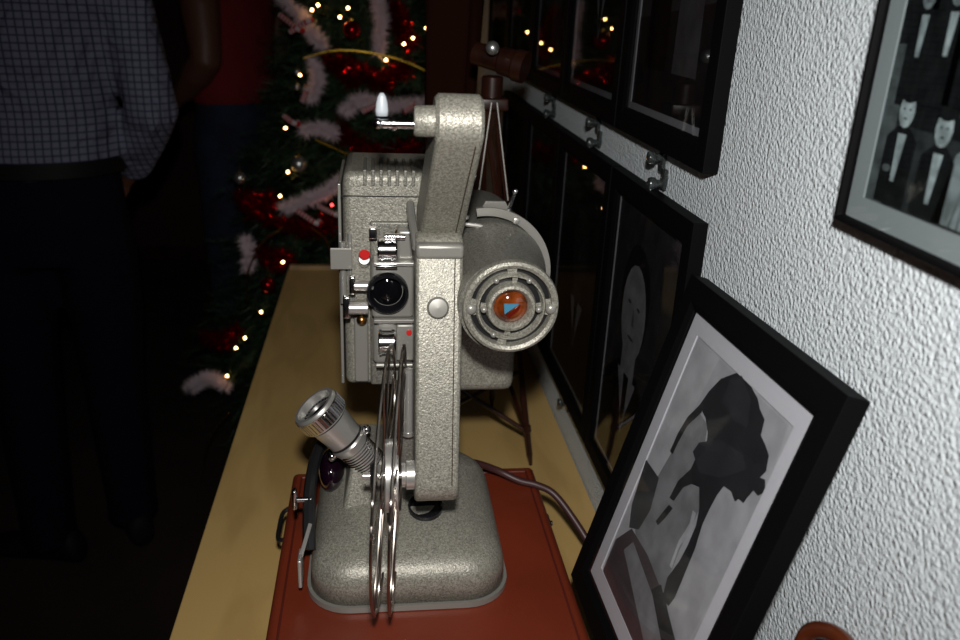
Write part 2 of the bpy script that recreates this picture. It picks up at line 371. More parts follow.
def poly(pr, mats, m, pts):
    if m not in mats: mats.append(m)
    nn = Vector((0, 0, 0))
    for i in range(len(pts)): nn += (pts[i] - pts[0]).cross(pts[(i + 1) % len(pts)] - pts[0])
    if nn.x > 0: pts = pts[::-1]
    pr.mi = mats.index(m); pr.add(pts, [tuple(range(len(pts)))]); pr.mi = 0
def blob(P, cx, cy, rx, ry, z, n=14, rot=0):
    return [P(cx + rx * math.cos(a) * math.cos(rot) - ry * math.sin(a) * math.sin(rot), cy + rx * math.cos(a) * math.sin(rot) + ry * math.sin(a) * math.cos(rot), z) for a in [2 * PI * i / n for i in range(n)]]

UV = (0, 1, 0); VV = (0, 0, 1)
def portrait(seed, face='p5', suit='p1', back='p2', flip=1):
    def d(pr, mats, P, w, h, m, z):
        rr = random.Random(seed); z = z + .0002; c = w / 2 + rr.uniform(-.02, .02); s = min(1, w / .27)
        fy = h * .62
        poly(pr, mats, suit, [P(c - .095 * s, m, z), P(c + .095 * s, m, z), P(c + .09 * s, h * .34, z), P(c + .035 * s, h * .44, z), P(c - .035 * s, h * .44, z), P(c - .09 * s, h * .34, z)])
        z += .0001
        poly(pr, mats, 'p5', [P(c - .034 * s, h * .42, z), P(c + .034 * s, h * .42, z), P(c + .010, h * .30, z), P(c, h * .22, z), P(c - .010, h * .30, z)]); z += .0001
        poly(pr, mats, 'p0', [P(c - .009, h * .42, z), P(c + .009, h * .42, z), P(c + .006, h * .28, z), P(c, h * .24, z), P(c - .006, h * .28, z)])
        poly(pr, mats, face, [P(c - .024 * s, h * .42, z), P(c + .024 * s, h * .42, z), P(c + .024 * s, h * .54, z), P(c - .024 * s, h * .54, z)]); z += .0001
        poly(pr, mats, 'p1', blob(P, c, fy + .014, .050 * s, .066 * s, z, 20)); z += .0001
        poly(pr, mats, face, blob(P, c, fy, .042 * s, .057 * s, z, 20)); z += .0001
        for q in (-1, 1): poly(pr, mats, 'p3', blob(P, c + q * .016 * s, fy + .010, .0060, .0022, z, 8))
        poly(pr, mats, 'p3', blob(P, c, fy - .029, .011, .0022, z, 8)); poly(pr, mats, 'p4', [P(c - .006, fy - .014, z), P(c + .002, fy - .014, z), P(c, fy + .008, z)])
    return d
def standing(seed):
    def d(pr, mats, P, w, h, m, z):
        rr = random.Random(seed); z += .0002
        poly(pr, mats, 'p1', [P(m, m, z), P(w - m, m, z), P(w - m, h * .30, z), P(m, h * .34, z)])
        for i in range(2):
            c = w * (.36 + .28 * i) + rr.uniform(-.01, .01); z += .0001
            poly(pr, mats, 'p0' if i else 'p3', [P(c - .032, h * .18, z), P(c + .032, h * .18, z), P(c + .028, h * .50, z), P(c + .03, h * .62, z), P(c, h * .66, z), P(c - .03, h * .62, z), P(c - .028, h * .50, z)]); z += .0001
            poly(pr, mats, 'p4', blob(P, c, h * .70, .014, .019, z)); z += .0001
            poly(pr, mats, 'p0', blob(P, c, h * .725, .0145, .010, z))
    return d

TH = .014
up = [(.657, .272), (.934, .285), (1.223, .27), (1.497, .29), (1.791, .30)]
ulab = ['black framed dark photograph at the near end of the upper row',
        'second black framed photograph from the near end of the upper row on the stucco wall',
        'third black framed photograph from the near end of the upper row on the stucco wall',
        'fourth black framed photograph from the near end of the upper row, above the telescope',
        'farthest black framed photograph of the upper row on the stucco wall']
for i, (y, wd) in enumerate(up):
    frame('framed_photograph', (WX - .001, y, .494), UV, VV, wd, .40, .026, TH, ulab[i], 'upper row of black framed photographs', .007, 'mat_bevel', ['p2', 'p1', 'p1', 'p1', 'p1'][i], draw=(standing if i % 2 == 0 else portrait)(i + 3) if i % 2 == 0 else portrait(i + 3, 'p3', 'p0'))
lo = [(.660, .262), (.926, .285), (1.215, .28), (1.499, .285)]
llab = ['black framed portrait of a man in a dark suit, partly hidden by the leaning frame',
        'dark framed photograph in the lower row, second from the leaning frame',
        'dark framed photograph in the lower row, third from the leaning frame',
        'farthest dark framed photograph of the lower row, behind the tripod']
for i, (y, wd) in enumerate(lo):
    frame('framed_photograph', (WX - .001, y, .078), UV, VV, wd, .372, .026, TH, llab[i], 'lower row of black framed photographs', .002, 'mat_bevel', 'p2' if i == 0 else 'p1', draw=portrait(20 + i, 'p5', 'p0') if i == 0 else portrait(20 + i, 'p2', 'p0'))

# wedding group, upper right
def wedding(pr, mats, P, w, h, m, z):
    # u runs towards the far side here, so the left of the picture is at large u
    rr = random.Random(5); z += .0001
    poly(pr, mats, 't0', [P(m, m + .035, z), P(w - m, m + .035, z), P(w - m, h - m, z), P(m, h - m, z)])
    z += .0001
    poly(pr, mats, 't1', [P(m, m, z), P(w - m, m, z), P(w - m, m + .045, z), P(m, m + .035, z)]); poly(pr, mats, 't2', [P(w - m - .016, m, z + .00005), P(w - m, m, z + .00005), P(w - m, m + .085, z + .00005), P(w - m - .012, m + .085, z + .00005)])
    for row, (fy, n, sc) in enumerate(((.280, 17, .62), (.248, 16, .66), (.216, 17, .70), (.182, 16, .74), (.138, 13, .85), (.080, 9, 1.05))):
        z += .0002
        for k in range(n):
            c = m + .012 + (w - 2 * m - .024) * (k + .5 + rr.uniform(-.15, .15)) / n; y = m + fy - .03 + rr.uniform(-.006, .006)
            dress = (row == 5 and k in (6, 3)) or (row < 5 and rr.random() < .4)
            body = 't3' if dress else 't0'
            hw = .0125 * sc
            bot = max(m + .002, y - .065 * sc - (0 if row < 5 else .03))
            poly(pr, mats, body, [P(c - hw * (1.5 if dress and row == 5 else 1), bot, z), P(c + hw * (1.5 if dress and row == 5 else 1), bot, z), P(c + hw, y - .014 * sc, z), P(c + hw * .4, y - .008 * sc, z), P(c - hw * .4, y - .008 * sc, z), P(c - hw, y - .014 * sc, z)])
            if not dress: poly(pr, mats, 't4', [P(c - .0036 * sc, y - .0115 * sc, z + .0001), P(c + .0036 * sc, y - .0115 * sc, z + .0001), P(c + .0022, y - .036 * sc, z + .0001), P(c - .0012, y - .036 * sc, z + .0001)])
            else:
                for q in (-.5, 0, .45): poly(pr, mats, 't2', [P(c + hw * q - .001, bot, z + .0001), P(c + hw * q + .001, bot, z + .0001), P(c + hw * q * .5, y - .03, z + .0001)])
            poly(pr, mats, 't4' if row == 5 else 't3', blob(P, c, y, .0064 * sc, .0086 * sc, z + .0002, 12))
            poly(pr, mats, 't0', blob(P, c, y + .0072 * sc, .0062 * sc, .0034 * sc, z + .0003, 10))
            for q in (-1, 1): poly(pr, mats, 't2', blob(P, c + q * .0024 * sc, y + .0008, .0011, .0008, z + .0003, 6))
            poly(pr, mats, 't2', blob(P, c, y - .0038 * sc, .0018, .0007, z + .0003, 6))
            if rr.random() < .5: poly(pr, mats, 't2', blob(P, c + .007 * sc, y - .030 * sc, .004, .0022, z + .0003, 7))
frame('framed_photograph', (WX - .001, .155, .508), UV, VV, .296, .40, .0035, .0135, 'thin framed wedding group photograph high on the wall at the right edge', None, .0135, 'mat_grey', 't0', draw=wedding)

# leaning frame, standing on the case
lth = .016
vdir = Vector((WX - .001 - .206, 0, .404 - HC)); L = vdir.length; vdir.normalize()
tw = math.radians(1.5)
nrm = Vector((-vdir.z, 0, vdir.x))
udir = Vector((0, 1, 0)); RT = Matrix.Rotation(tw, 3, nrm)
u2 = RT @ udir; v2 = RT @ vdir
o0 = Vector((.206, .386, HC + .0015))
if u2.z < 0: o0.z += -u2.z * .258
PLp = o0 + nrm * (lth - .0068)
def lean_draw(pr, mats, P, w, h, m, z):
    base = P(0, 0, 0); n = (P(0, 0, 1) - P(0, 0, 0)).normalized()
    def tr(pts, m_, k):
        pl = P(0, 0, z + .0002 * k)
        q = [atplane(560 + x / 1.8815, 300 + y / 1.8815, pl, n) for x, y in pts]
        poly(pr, mats, m_, q)
    tr([(285, 72), (460, 238), (395, 400), (232, 700), (110, 760), (66, 545), (120, 430)], 'p6', 1)
    tr([(300, 110), (430, 235), (375, 400), (232, 660), (200, 640), (150, 500), (230, 250)], 'p6b', 2)
    tr([(140, 420), (185, 330), (240, 235), (262, 212), (278, 235), (268, 300), (262, 350), (262, 395), (225, 470), (190, 560), (150, 520)], 'p5', 3)
    tr([(162, 300), (186, 335), (170, 395), (148, 432), (130, 428), (135, 385)], 'p3', 4)
    tr([(66, 545), (105, 450), (135, 430), (165, 480), (200, 570), (225, 700), (110, 760)], 'p4s', 4)
    tr([(120, 470), (138, 455), (190, 600), (196, 700), (170, 700)], 'p5', 5)
    tr([(72, 560), (86, 540), (140, 680), (125, 740), (105, 700)], 'p3', 5)
    tr([(172, 545), (190, 535), (232, 700), (205, 720)], 'p2', 6)
    # canopy and trunk of the wind-bent tree
    tr([(262, 198), (280, 172), (303, 148), (345, 132), (358, 160), (372, 185), (376, 205), (385, 225), (378, 255), (386, 272), (393, 292), (388, 322), (376, 334), (386, 338), (386, 362), (372, 368), (364, 358), (352, 372), (345, 382), (336, 374), (329, 379), (322, 360), (308, 350), (296, 366), (282, 362), (262, 352), (248, 346), (246, 318), (256, 296), (274, 282), (278, 250), (274, 222)], 'leaf', 6)
    tr([(262, 350), (298, 362), (282, 392), (268, 422), (254, 468), (236, 512), (216, 560), (204, 576), (192, 560), (202, 522), (224, 492), (240, 462), (256, 424), (262, 392)], 'leaf', 7)
    tr([(262, 198), (274, 186), (266, 212), (240, 236), (222, 268), (212, 290), (207, 284), (222, 250), (240, 220)], 'p2', 7)
    tr([(250, 345), (232, 352), (214, 378), (206, 372), (222, 340), (246, 318)], 'p2', 7)
    tr([(205, 385), (212, 392), (196, 412), (184, 424), (180, 416), (194, 398)], 'p2', 7)
    tr([(250, 395), (256, 402), (240, 446), (226, 462), (222, 470), (210, 505), (206, 500), (224, 452), (244, 420)], 'p7', 8)
    tr([(250, 285), (262, 268), (300, 262), (345, 290), (350, 320), (300, 335), (262, 325)], 'p2b', 8)
    tr([(320, 150), (342, 142), (360, 190), (352, 240), (330, 230), (305, 190)], 'p2b', 8)
M['leaf'] = mat('photo foliage tone', (.030, .030, .034), .7, spec=.1, var=.12, vscale=40)
M['p6b'] = mat('photo sky tone', (.50, .49, .51), .7, spec=.1, var=.12, vscale=40)
M['p6'] = mat('photo margin tone', (.57, .56, .58), .7, spec=.1, var=.12, vscale=40)
M['p2b'] = mat('photo leaf tone', (.042, .042, .048), .7, spec=.1, var=.12, vscale=40)
M['p4s'] = mat('photo warm mid tone', (.10, .075, .08), .7, spec=.1, var=.12, vscale=40)
frame('leaning_framed_photograph', o0, u2, v2, .248, L, .025, lth, 'large black framed photograph of a wind-bent tree, leaning against the wall on the case edge', None, .016, 'mat_white', 'p6', draw=lean_draw)

# clear plastic hooks
def hook(y, z, up_, label):
    r = thing('picture_hook', (WX, y, z), label, 'hook', 'clear plastic picture hooks')
    s = 1 if up_ else -1
    build('stem', MB(True).lathe((WX, y, z), (-1, 0, 0), [(0, .0045), (.010, .0038), (.012, .0060), (.016, .0066), (.0185, .0055), (.019, 0)], 14), 'clear', r)
    build('plate', MB(True).box((WX - .005, y - .0065, z - s * .015), (WX - .001, y + .0065, z + s * .006), .0015), 'clear', r)
for (x, y, l) in ((655, 150, 'nearest clear plastic hook below the upper row of frames'), (592, 114, 'second clear plastic hook below the upper row of frames'), (549, 91, 'third clear plastic hook below the upper row of frames')):
    p = atplane(x, y, Vector((WX - .012, 0, 0)), Vector((1, 0, 0))); hook(p.y, min(p.z, .484), True, l)
for (x, y, l) in ((654, 188, 'nearest clear plastic hook on the top edge of the lower row'), (592, 143, 'second clear plastic hook on the top edge of the lower row'), (548, 116, 'third clear plastic hook on the top edge of the lower row')):
    p = atplane(x, y, Vector((WX - .012, 0, 0)), Vector((1, 0, 0))); hook(p.y, max(p.z, .460), False, l)
hook(1.068, .066, True, 'clear plastic hook at the bottom edge of the lower row near the table')

# ------------------------------------------------------------------ brown bag with handle at the lower right
t = thing('leather_bag', (.235, .33, HC), 'small brown leather bag with arched handle, at the bottom right corner by the wall', 'bag')
build('bag_body', MB().box((.222, .285, HC), (.284, .375, .245)), 'tan_leather', t, bevel=.008, smooth=True)
build('handle', MB(True).tube(smoothpath([(.254, .293, .238), (.254, .291, .276), (.257, .306, .293), (.259, .323, .298), (.257, .341, .293), (.254, .355, .276), (.254, .355, .238)]), .0048, 12), 'tan_leather', t)
build('buckle', MB(True).box((.217, .320, .19), (.222, .342, .215), .0015), 'brass', t)

# ------------------------------------------------------------------ film projector
pj = thing('film_projector', (.03, .70, HC), 'vintage grey hammered-metal film projector standing on the red-brown case', 'film projector')
def rrect(x0, x1, y0, y1, r, z, n=8):
    pts = []
    for (cx, cy, a) in ((x1 - r, y1 - r, 0), (x0 + r, y1 - r, PI / 2), (x0 + r, y0 + r, PI), (x1 - r, y0 + r, 1.5 * PI)):
        for i in range(n + 1): b_ = a + PI / 2 * i / n; pts.append(Vector((cx + r * math.cos(b_), cy + r * math.sin(b_), z)))
    return pts
bx0, bx1, by0, by1 = -.066, .126, .600, .800
rings = []
for (ins, z, r) in ((.002, 0, .042), (0, .001, .042), (0, .007, .042)): rings.append(rrect(bx0 + ins, bx1 - ins, by0 + ins, by1 - ins, r, HC + z))
b1 = MB(True).loft(rings)
build('base_rim', b1, 'smooth_grey', pj, label='smooth metal rim at the foot of the base')
rings = []
for (ins, z, r, zb) in ((.003, .007, .040, 0), (.004, .026, .039, 0), (.006, .033, .038, .004), (.009, .038, .036, .008), (.014, .042, .034, .013), (.022, .045, .030, .018), (.040, .049, .026, .024), (.065, .052, .022, .026)):
    rr_ = rrect(bx0 + ins, bx1 - ins, by0 + ins, by1 - ins, r, HC + z)
    for p in rr_: p.z += zb * (p.y - by0) / .2 * 1.3
    rings.append(rr_)
base = build('base', MB(True).loft(rings), 'hammer', pj, smooth='all')
# raised wedge pedestal on the left of the base
def wedge(x0, x1, y0, y1, z0, z1, tx, ty):
    a = [(x0, y0, z0), (x1, y0, z0), (x1, y1, z0), (x0, y1, z0)]; b = [(x0 + tx, y0 + ty, z1), (x1 - tx * .2, y0 + ty, z1), (x1 - tx * .2, y1, z1), (x0 + tx, y1, z1)]
    return MB().add(a + b, [(0, 3, 2, 1), (4, 5, 6, 7), (0, 1, 5, 4), (1, 2, 6, 5), (2, 3, 7, 6), (3, 0, 4, 7)])
build('pedestal', wedge(-.036, .030, .675, .77, .140, .200, .012, .018), 'hammer', pj, bevel=.004, smooth=True)
build('neck', MB().box((.018, .690, .155), (.064, .775, .275)), 'hammer_dark', pj, bevel=.005, smooth=True)
build('socket', MB(True).lathe((.047, .672, .153), (0, -.2, 1), [(0, .017), (.010, .017), (.0105, .015), (.006, .014)], 24), 'black_gloss', pj, label='black socket ring in the top of the base')
build('side_panel', MB(True).tube(smoothpath([(-.063, .640, .138), (-.064, .66, .160), (-.064, .69, .178), (-.059, .73, .19), (-.045, .775, .196)]), .006, 8), 'black', pj, label='curved black strip on the left side of the base')
build('lamp_window', MB(True).sph((-.046, .735, .165), .022, 20, (.6, 1.2, 1.0)), 'purple', pj, label='dark purple glass window')
k = build('side_knob', MB(True).cyl((-.062, .672, .172), (-.076, .672, .172), .0028).box((-.080, .668, .162), (-.0755, .676, .184), .002), 'chrome', pj, label='chrome wing knob on the left of the base')
build('side_clip', MB(True).box((-.072, .618, .112), (-.0685, .638, .142), .001).tube([(-.070, .630, .138), (-.062, .650, .160)], .002, 6), 'steel', pj, label='steel spring clip')

# swung out lens on the left
LA = Vector((-.006, .704, .190)); LB = Vector((-.0645, .697, .2665)); ldv = (LB - LA)
LL = ldv.length
lens = build('swung_out_lens', MB(True).lathe(LA, ldv, [(-.012, .012), (-.012, .0160), (.030, .0160), (.030, .0182), (.036, .0192), (.038, .0178), (.042, .0178), (.066, .0200), (.068, .0200), (.069, .0232), (.086, .0236), (.088, .0222), (.088, .0190), (.080, .0182)], 40, cap=False), 'steel', pj, label='chrome projection lens tilted up to the left')
ldn = ldv.normalized()
fr_ = MB(True)
for i in range(40):
    u_, v_, _ = basis(ldv); a = 2 * PI * i / 40; c_ = (u_ * math.cos(a) + v_ * math.sin(a)) * .0235
    fr_.tube([LA + ldn * .071 + c_, LA + ldn * .083 + c_], .0009, 5)
fr_.lathe(LA + ldn * .070, ldv, [(0, .0230), (.0005, .0238), (.0145, .0238), (.0150, .0230)], 40, cap=False)
build('front_ring', fr_, 'chrome', lens)
build('dark_groove', MB(True).lathe(LA + ldn * .0665, ldv, [(0, .0203), (.0022, .0212)], 40, cap=False).lathe(LA + ldn * .0385, ldv, [(0, .0182), (.0025, .0182)], 40, cap=False), 'black', lens, label='thin black grooves round the barrel')
gr = MB(True)
for i in range(9): gr.lathe(LA + ldv.normalized() * (.002 + i * .003), ldv, [(0, .0161), (.0007, .0170), (.0014, .0161)], 32, cap=False)
build('focus_thread', gr, 'chrome', lens)
build('lens_glass', MB(True).lathe(LA + ldv.normalized() * .078, ldv, [(0, .0183), (.001, .0181), (.003, .010), (.004, .001)], 32), 'lensglass', lens)
uu, vv, dd = basis(ldv)
pc = LA + ldv.normalized() * .034
ur = Vector((1, 0, 0)) - dd * dd.x; ur.normalize()
build('clamp_screw', MB(True).cyl(pc - ur * .016 - dd * .002, pc - ur * .027 - dd * .004, .0042).sph(pc - ur * .0235 - dd * .003, .005, 12), 'chrome', lens)
build('clamp_screw', MB(True).cyl(pc + ur * .014, pc + ur * .024, .0036).sph(pc + ur * .022 + dd * .001, .0045, 12), 'chrome', lens)

# main body
YF = .735
bd = MB()
bd.box((-.030, YF, .262), (.062, .87, .470))
build('body_shell', bd, 'hammer', pj, bevel=.007, smooth=True)
build('lower_housing', MB().box((.040, YF + .008, .247), (.141, .865, .325)), 'hammer', pj, bevel=.010, smooth=True)
cov = MB().box((-.029, YF - .010, .350), (.046, .79, .4765))
co = build('lamp_cover', cov, 'hammer', pj, bevel=.007, smooth=True)
fn = MB()
for i in range(7): fn.box((-.011 + i * .0072, YF - .0108, .4645), (-.0078 + i * .0072, .785, .479))
build('cooling_fins', fn, 'hammer_dark', pj, bevel=.0008)
ln = MB().box((-.0312, YF - .0103, .4545), (.0462, YF - .0098, .4556)); build('cover_seam', ln, 'black', pj)
build('cover_edge', MB().box((-.0345, YF + .004, .262), (-.0315, .86, .463)), 'smooth_grey', pj, bevel=.001, label='pale edge strip of the left side cover')
build('face_plate', MB().box((-.0055, YF - .013, .268), (.044, YF + .02, .4325)), 'hammer_dark', pj, bevel=.0022, smooth=True)
build('cover_screw', MB(True).lathe((.0215, YF - .013, .4225), (0, -1, 0), [(0, .0042), (.0015, .0042), (.0026, .003), (.0026, 0)], 16), 'brass', pj)
build('seam_pillar', MB().box((-.021, YF - .006, .268), (-.0075, YF + .01, .348)), 'smooth_grey', pj, bevel=.002)
build('film_catch_plate', MB().box((-.041, YF - .02, .389), (-.0215, YF - .017, .409)), 'smooth_grey', pj, bevel=.0006, label='flat grey square plate sticking out to the left')
build('catch_rods', MB(True).cyl((-.0305, YF - .008, .352), (-.0305, YF - .008, .412), .0028).cyl((-.0235, YF - .009, .35), (-.0235, YF - .009, .42), .0022), 'steel', pj)

# gate
gy = YF - .013
GU = .0085
_n0 = len(bpy.data.objects); _before = set(bpy.data.objects)
gt = build('gate_block', MB().box((-.004, gy - .020, .338), (.034, gy, .392)), 'smooth_grey', pj, bevel=.003, smooth=True)
build('gate_frame', MB().box((-.002, gy - .024, .389), (.036, gy - .002, .3925)).box((-.002, gy - .024, .334), (.036, gy - .002, .3375)).box((.0335, gy - .023, .334), (.036, gy - .003, .392)), 'steel', gt, bevel=.0006)
ap = build('lens_mount', MB(True).lathe((.0105, gy - .018, .3640), (0, -1, 0), [(0, .0190), (.010, .0190), (.012, .0180), (.012, .0160), (.004, .0145), (.001, .0135)], 40, cap=False), 'black_gloss', pj, label='black round lens opening')
build('aperture_glass', MB(True).lathe((.0105, gy - .0185, .3640), (0, -1, 0), [(0, .0145), (.001, .0144), (.004, .009), (.005, .001)], 32), 'lensglass', ap)
# upper sprocket
sp = build('upper_sprocket', MB(True).cyl((.0015, gy - .018, .4030), (.0185, gy - .018, .4030), .0095).lathe((.0045, gy - .018, .4030), (1, 0, 0), [(0, .0104), (.002, .0104)], 24).lathe((.0135, gy - .018, .4030), (1, 0, 0), [(0, .0104), (.002, .0104)], 24), 'chrome', pj)
build('upper_guide', MB().box((.019, gy - .016, .392), (.041, gy, .4205)), 'smooth_grey', pj, bevel=.003, smooth=True)
build('guide_pin', MB(True).cyl((.036, gy - .0155, .4105), (.036, gy - .0185, .4105), .0033), 'leather', pj, label='small brown pin head')
build('clip_lever', MB(True).box((-.006, gy - .015, .4115), (.001, gy, .4215), .001), 'chrome', pj)
build('threading_clip', MB(True).cyl((.008, gy - .020, .4155), (.026, gy - .020, .4155), .0028), 'chrome', pj)
build('pressure_shoe', MB(True).box((.000, gy - .030, .3885), (.019, gy - .014, .3915), .0008), 'chrome', pj)
# lower sprocket
build('lower_guide', MB().box((-.0035, gy - .012, .287), (.037, gy, .334)), 'smooth_grey', pj, bevel=.005, smooth=True)
build('lower_sprocket', MB(True).cyl((.002, gy - .020, .3140), (.0180, gy - .020, .3140), .0115).lathe((.003, gy - .020, .3140), (1, 0, 0), [(0, .0124), (.002, .0124)], 24).lathe((.0145, gy - .020, .3140), (1, 0, 0), [(0, .0124), (.002, .0124)], 24), 'chrome', pj)
build('guide_shoe', MB(True).box((.0185, gy - .020, .294), (.0355, gy - .004, .331), .002).cyl((.000, gy - .022, .291), (.034, gy - .022, .291), .0022), 'smooth_grey', pj)
build('red_mark', MB(True).cyl((.0305, gy - .019, .3235), (.0305, gy - .0220, .3235), .0026), 'red', pj, label='small red dot')
kn = build('red_knob', MB(True).lathe((-.0105, gy - .010, .3925), (.1, -.6, 1), [(0, .003), (.003, .004), (.004, .0052), (.0055, .0052), (.006, .0048), (.006, 0)], 20), 'red', pj, label='small red knob')
build('knob_shaft', MB(True).cyl((-.0105, gy, .386), (-.0105, gy - .012, .392), .0055), 'chrome', kn)
for (x, z, s) in ((-.020, .369, 1), (-.0250, .3475, 1.25)):
    kb = build('focus_knob', MB(True).box((x - .004 * s, gy - .020, z - .0085 * s), (x + .0015, gy - .012, z + .0085 * s), .0015), 'chrome', pj)
    build('knob_shaft', MB(True).cyl((x, gy - .016, z - .001), (x + .018, gy - .016, z - .001), .0048 * s, n=20), 'steel', kb)
build('set_screw', MB(True).sph((-.0135, gy + .002, .3275), .0052, 12).cyl((-.030, gy - .012, .3385), (-.024, gy - .012, .3385), .004), 'brass', pj)

for o_ in set(bpy.data.objects) - _before:
    for v_ in o_.data.vertices: v_.co.z += GU
# lamp drum with grille
AX = Vector((.1075, 0, .3945)); DX = Vector((0, -1, 0))
dr = build('lamp_drum', MB(True).lathe((AX.x - .002, .84, AX.z - .003), DX, [(0, .046), (.10, .050), (.135, .050), (.150, .0485), (.168, .045), (.20, .0410), (.230, .0392)], 64), 'hammer_dark', pj)
rg = MB(True)
RY = .6035; RC = (AX.x, RY, AX.z)
rg.lathe(RC, DX, [(-.004, .0384), (.000, .0393), (.004, .0384), (.0055, .0360), (.0040, .0334), (.000, .0326), (-.004, .0326)], 64, cap=False)
rg.lathe(RC, DX, [(-.004, .0288), (.002, .0286), (.0045, .0272), (.0045, .0262), (.002, .0272), (-.004, .0244)], 64, cap=False)
rg.lathe(RC, DX, [(-.004, .0206), (.003, .0204), (.006, .0190), (.0065, .0168), (.004, .0146), (.000, .0135), (-.004, .0135)], 64, cap=False)
for (r0, r1, spans) in ((.0286, .0328, ((-13, 13), (167, 193), (84, 98), (252, 266))), (.0204, .0246, ((-9, 9), (171, 189), (80, 90), (260, 272)))):
    for (a, b_) in spans: rg.lathe(RC, DX, [(-.004, r0), (.0015, r0), (.0015, r1), (-.004, r1)], 10, math.radians(a), math.radians(b_), cap=False)
grl = build('lamp_grille', rg, 'hammer', pj, label='round grille of concentric rings')
build('grille_back', MB(True).lathe((AX.x, RY + .004, AX.z), DX, [(0, .0380), (.001, .0380)], 48), 'black', grl, label='black plate behind the grille slots')
for a in (-1, 1):
    build('grille_stud', MB(True).sph((AX.x + a * .0325, RY - .004, AX.z - .001), .0046, 12, (1, .7, 1)), 'smooth_grey', grl)
    build('grille_stud', MB(True).sph((AX.x + a * .0222, RY - .005, AX.z - .001), .0028, 12), 'smooth_grey', grl)
for a in (60, 120, 240): build('grille_stud', MB(True).sph((AX.x + .0266 * math.cos(math.radians(a)), RY - .004, AX.z + .0266 * math.sin(math.radians(a))), .0025, 10), 'smooth_grey', grl)
al = build('amber_lens', MB(True).lathe((AX.x, RY + .001, AX.z), DX, [(0, .0138), (.002, .0136), (.0045, .011), (.006, .006), (.0065, 0.0005)], 36, cap=False), 'amber', grl, label='amber glass jewel')
def facing(pts, m_, par, name, y=RY - .0063, lab=None):
    return build(name, MB().prism([(AX.x + a, y, AX.z + b_) for a, b_ in pts], (0, .0012, 0)), m_, par, label=lab)
facing([(-.0055, -.0045), (-.0065, .0042), (.0060, .0042)], 'teal', al, 'teal_mark', lab='small blue triangle on the amber glass')
facing([(-.0045, -.0060), (.0072, .0030), (.0060, -.0010), (-.0015, -.0080)], 'amber_red', al, 'dark_mark', RY - .0058)
# bracket arc and plate above the drum
arc = build('bracket_arc', MB(True).lathe((AX.x - .009, .700, AX.z - .002), DX, [(0, .0530), (.004, .0530), (.005, .0560), (.005, .0605), (.000, .0605)], 64, math.radians(-100), math.radians(100), cap=False), 'smooth_grey', pj)
build('bracket_screw', MB(True).sph((.079, .694, .4445), .0028, 10), 'steel', arc); build('bracket_screw', MB(True).sph((.124, .694, .4420), .0035, 10, (1, .4, 1)), 'steel', arc)
build('top_plate', MB().prism([(.092, .705, .446), (.097, .703, .457), (.115, .703, .457), (.121, .705, .446)], (0, .004, 0)), 'smooth_grey', pj, bevel=.0006)
build('release_lever', MB(True).tube([(.116, .700, .444), (.119, .698, .456), (.122, .696, .467)], .0018, 8).sph((.122, .696, .468), .0028, 10), 'chrome', pj)
build('hinge_plate', MB(True).box((.069, .690, .330), (.0755, .735, .470), .002).sph((.0745, .688, .440), .004, 10).sph((.0735, .688, .428), .003, 10).sph((.0745, .688, .414), .004, 10), 'smooth_grey', pj)
build('guide_rail', MB(True).tube([(.074, .690, .440), (.090, .690, .438), (.102, .690, .434)], .002, 8), 'steel', pj)

# arms
def arm(name, p0, p1, hw0, hw1, th, mname, d=.5):
    p0 = Vector(p0); p1 = Vector(p1); ax = (p1 - p0).normalized(); bk = Vector((1, 0, 0)).cross(ax).normalized()
    if bk.y < 0: bk = -bk
    n = 10; outl = []
    L_ = (p1 - p0).length; r = th / 2
    for i in range(n + 1): a = -PI / 2 + PI * i / n; outl.append((L_ + r * math.cos(a) * .9, r * math.sin(a)))
    for i in range(n + 1): a = PI / 2 + PI * i / n; outl.append((r * math.cos(a) * .9, r * math.sin(a)))
    a0 = []; a1 = []
    for (s_, q) in outl:
        f = max(0, min(1, s_ / L_)); hw = hw0 + (hw1 - hw0) * f; c = p0 + ax * s_ + bk * q
        a0.append(c - Vector((hw, 0, 0))); a1.append(c + Vector((hw, 0, 0)))
    m_ = MB(True); k_ = len(a0); m_.add(a0 + a1, [tuple(range(k_)), tuple(range(2 * k_ - 1, k_ - 1, -1))] + [(i, (i + 1) % k_, k_ + (i + 1) % k_, k_ + i) for i in range(k_)])
    return build(name, m_, mname, pj, bevel=.003, smooth=True)
lower = arm('lower_reel_arm', (.0515, .650, .425), (.0500, .598, .238), .0195, .0182, .040, 'hammer')
build('arm_edge_strip', MB().box((.0700, .600, .243), (.0720, .665, .42)).box((0, 0, 0), (0, 0, 0)), 'hammer_dark', lower) if False else None
def seam(p0, p1, x, hf, par):
    p0 = Vector(p0); p1 = Vector(p1); ax = (p1 - p0).normalized(); bk = Vector((1, 0, 0)).cross(ax)
    if bk.y > 0: bk = -bk
    q = [p.lerp(p0 + p1 - p, 0) + bk * hf + Vector((x, 0, 0)) for p in (p0, p1)]
    build('arm_seam', MB(True).tube(q, .0005, 6), 'backing', par, label='thin dark seam along the arm')
seam((.0515, .650, .425), (.0500, .598, .238), .0125, .0200, lower)
build('pivot_bolt', MB(True).lathe((.0500, .6180, .3880), (0, -1, .25), [(0, .0090), (.002, .0090), (.0040, .0075), (.0046, 0.0005)], 28), 'smooth_grey', lower)
build('pivot_collar', MB().box((.0320, .627, .426), (.0710, .69, .4385)), 'smooth_grey', lower, bevel=.003, smooth=True, label='pale ledge below the upper arm')
upper = arm('upper_reel_arm', (.0540, .672, .448), (.0575, .577, .542), .0185, .0165, .040, 'hammer')
seam((.0540, .672, .448), (.0575, .577, .542), .0115, .0200, upper)
build('arm_head', MB(True).lathe((.0408, .577, .542), (1, 0, 0), [(0, .0170), (.0025, .0198), (.0310, .0198), (.0335, .0170)], 36), 'hammer', upper)
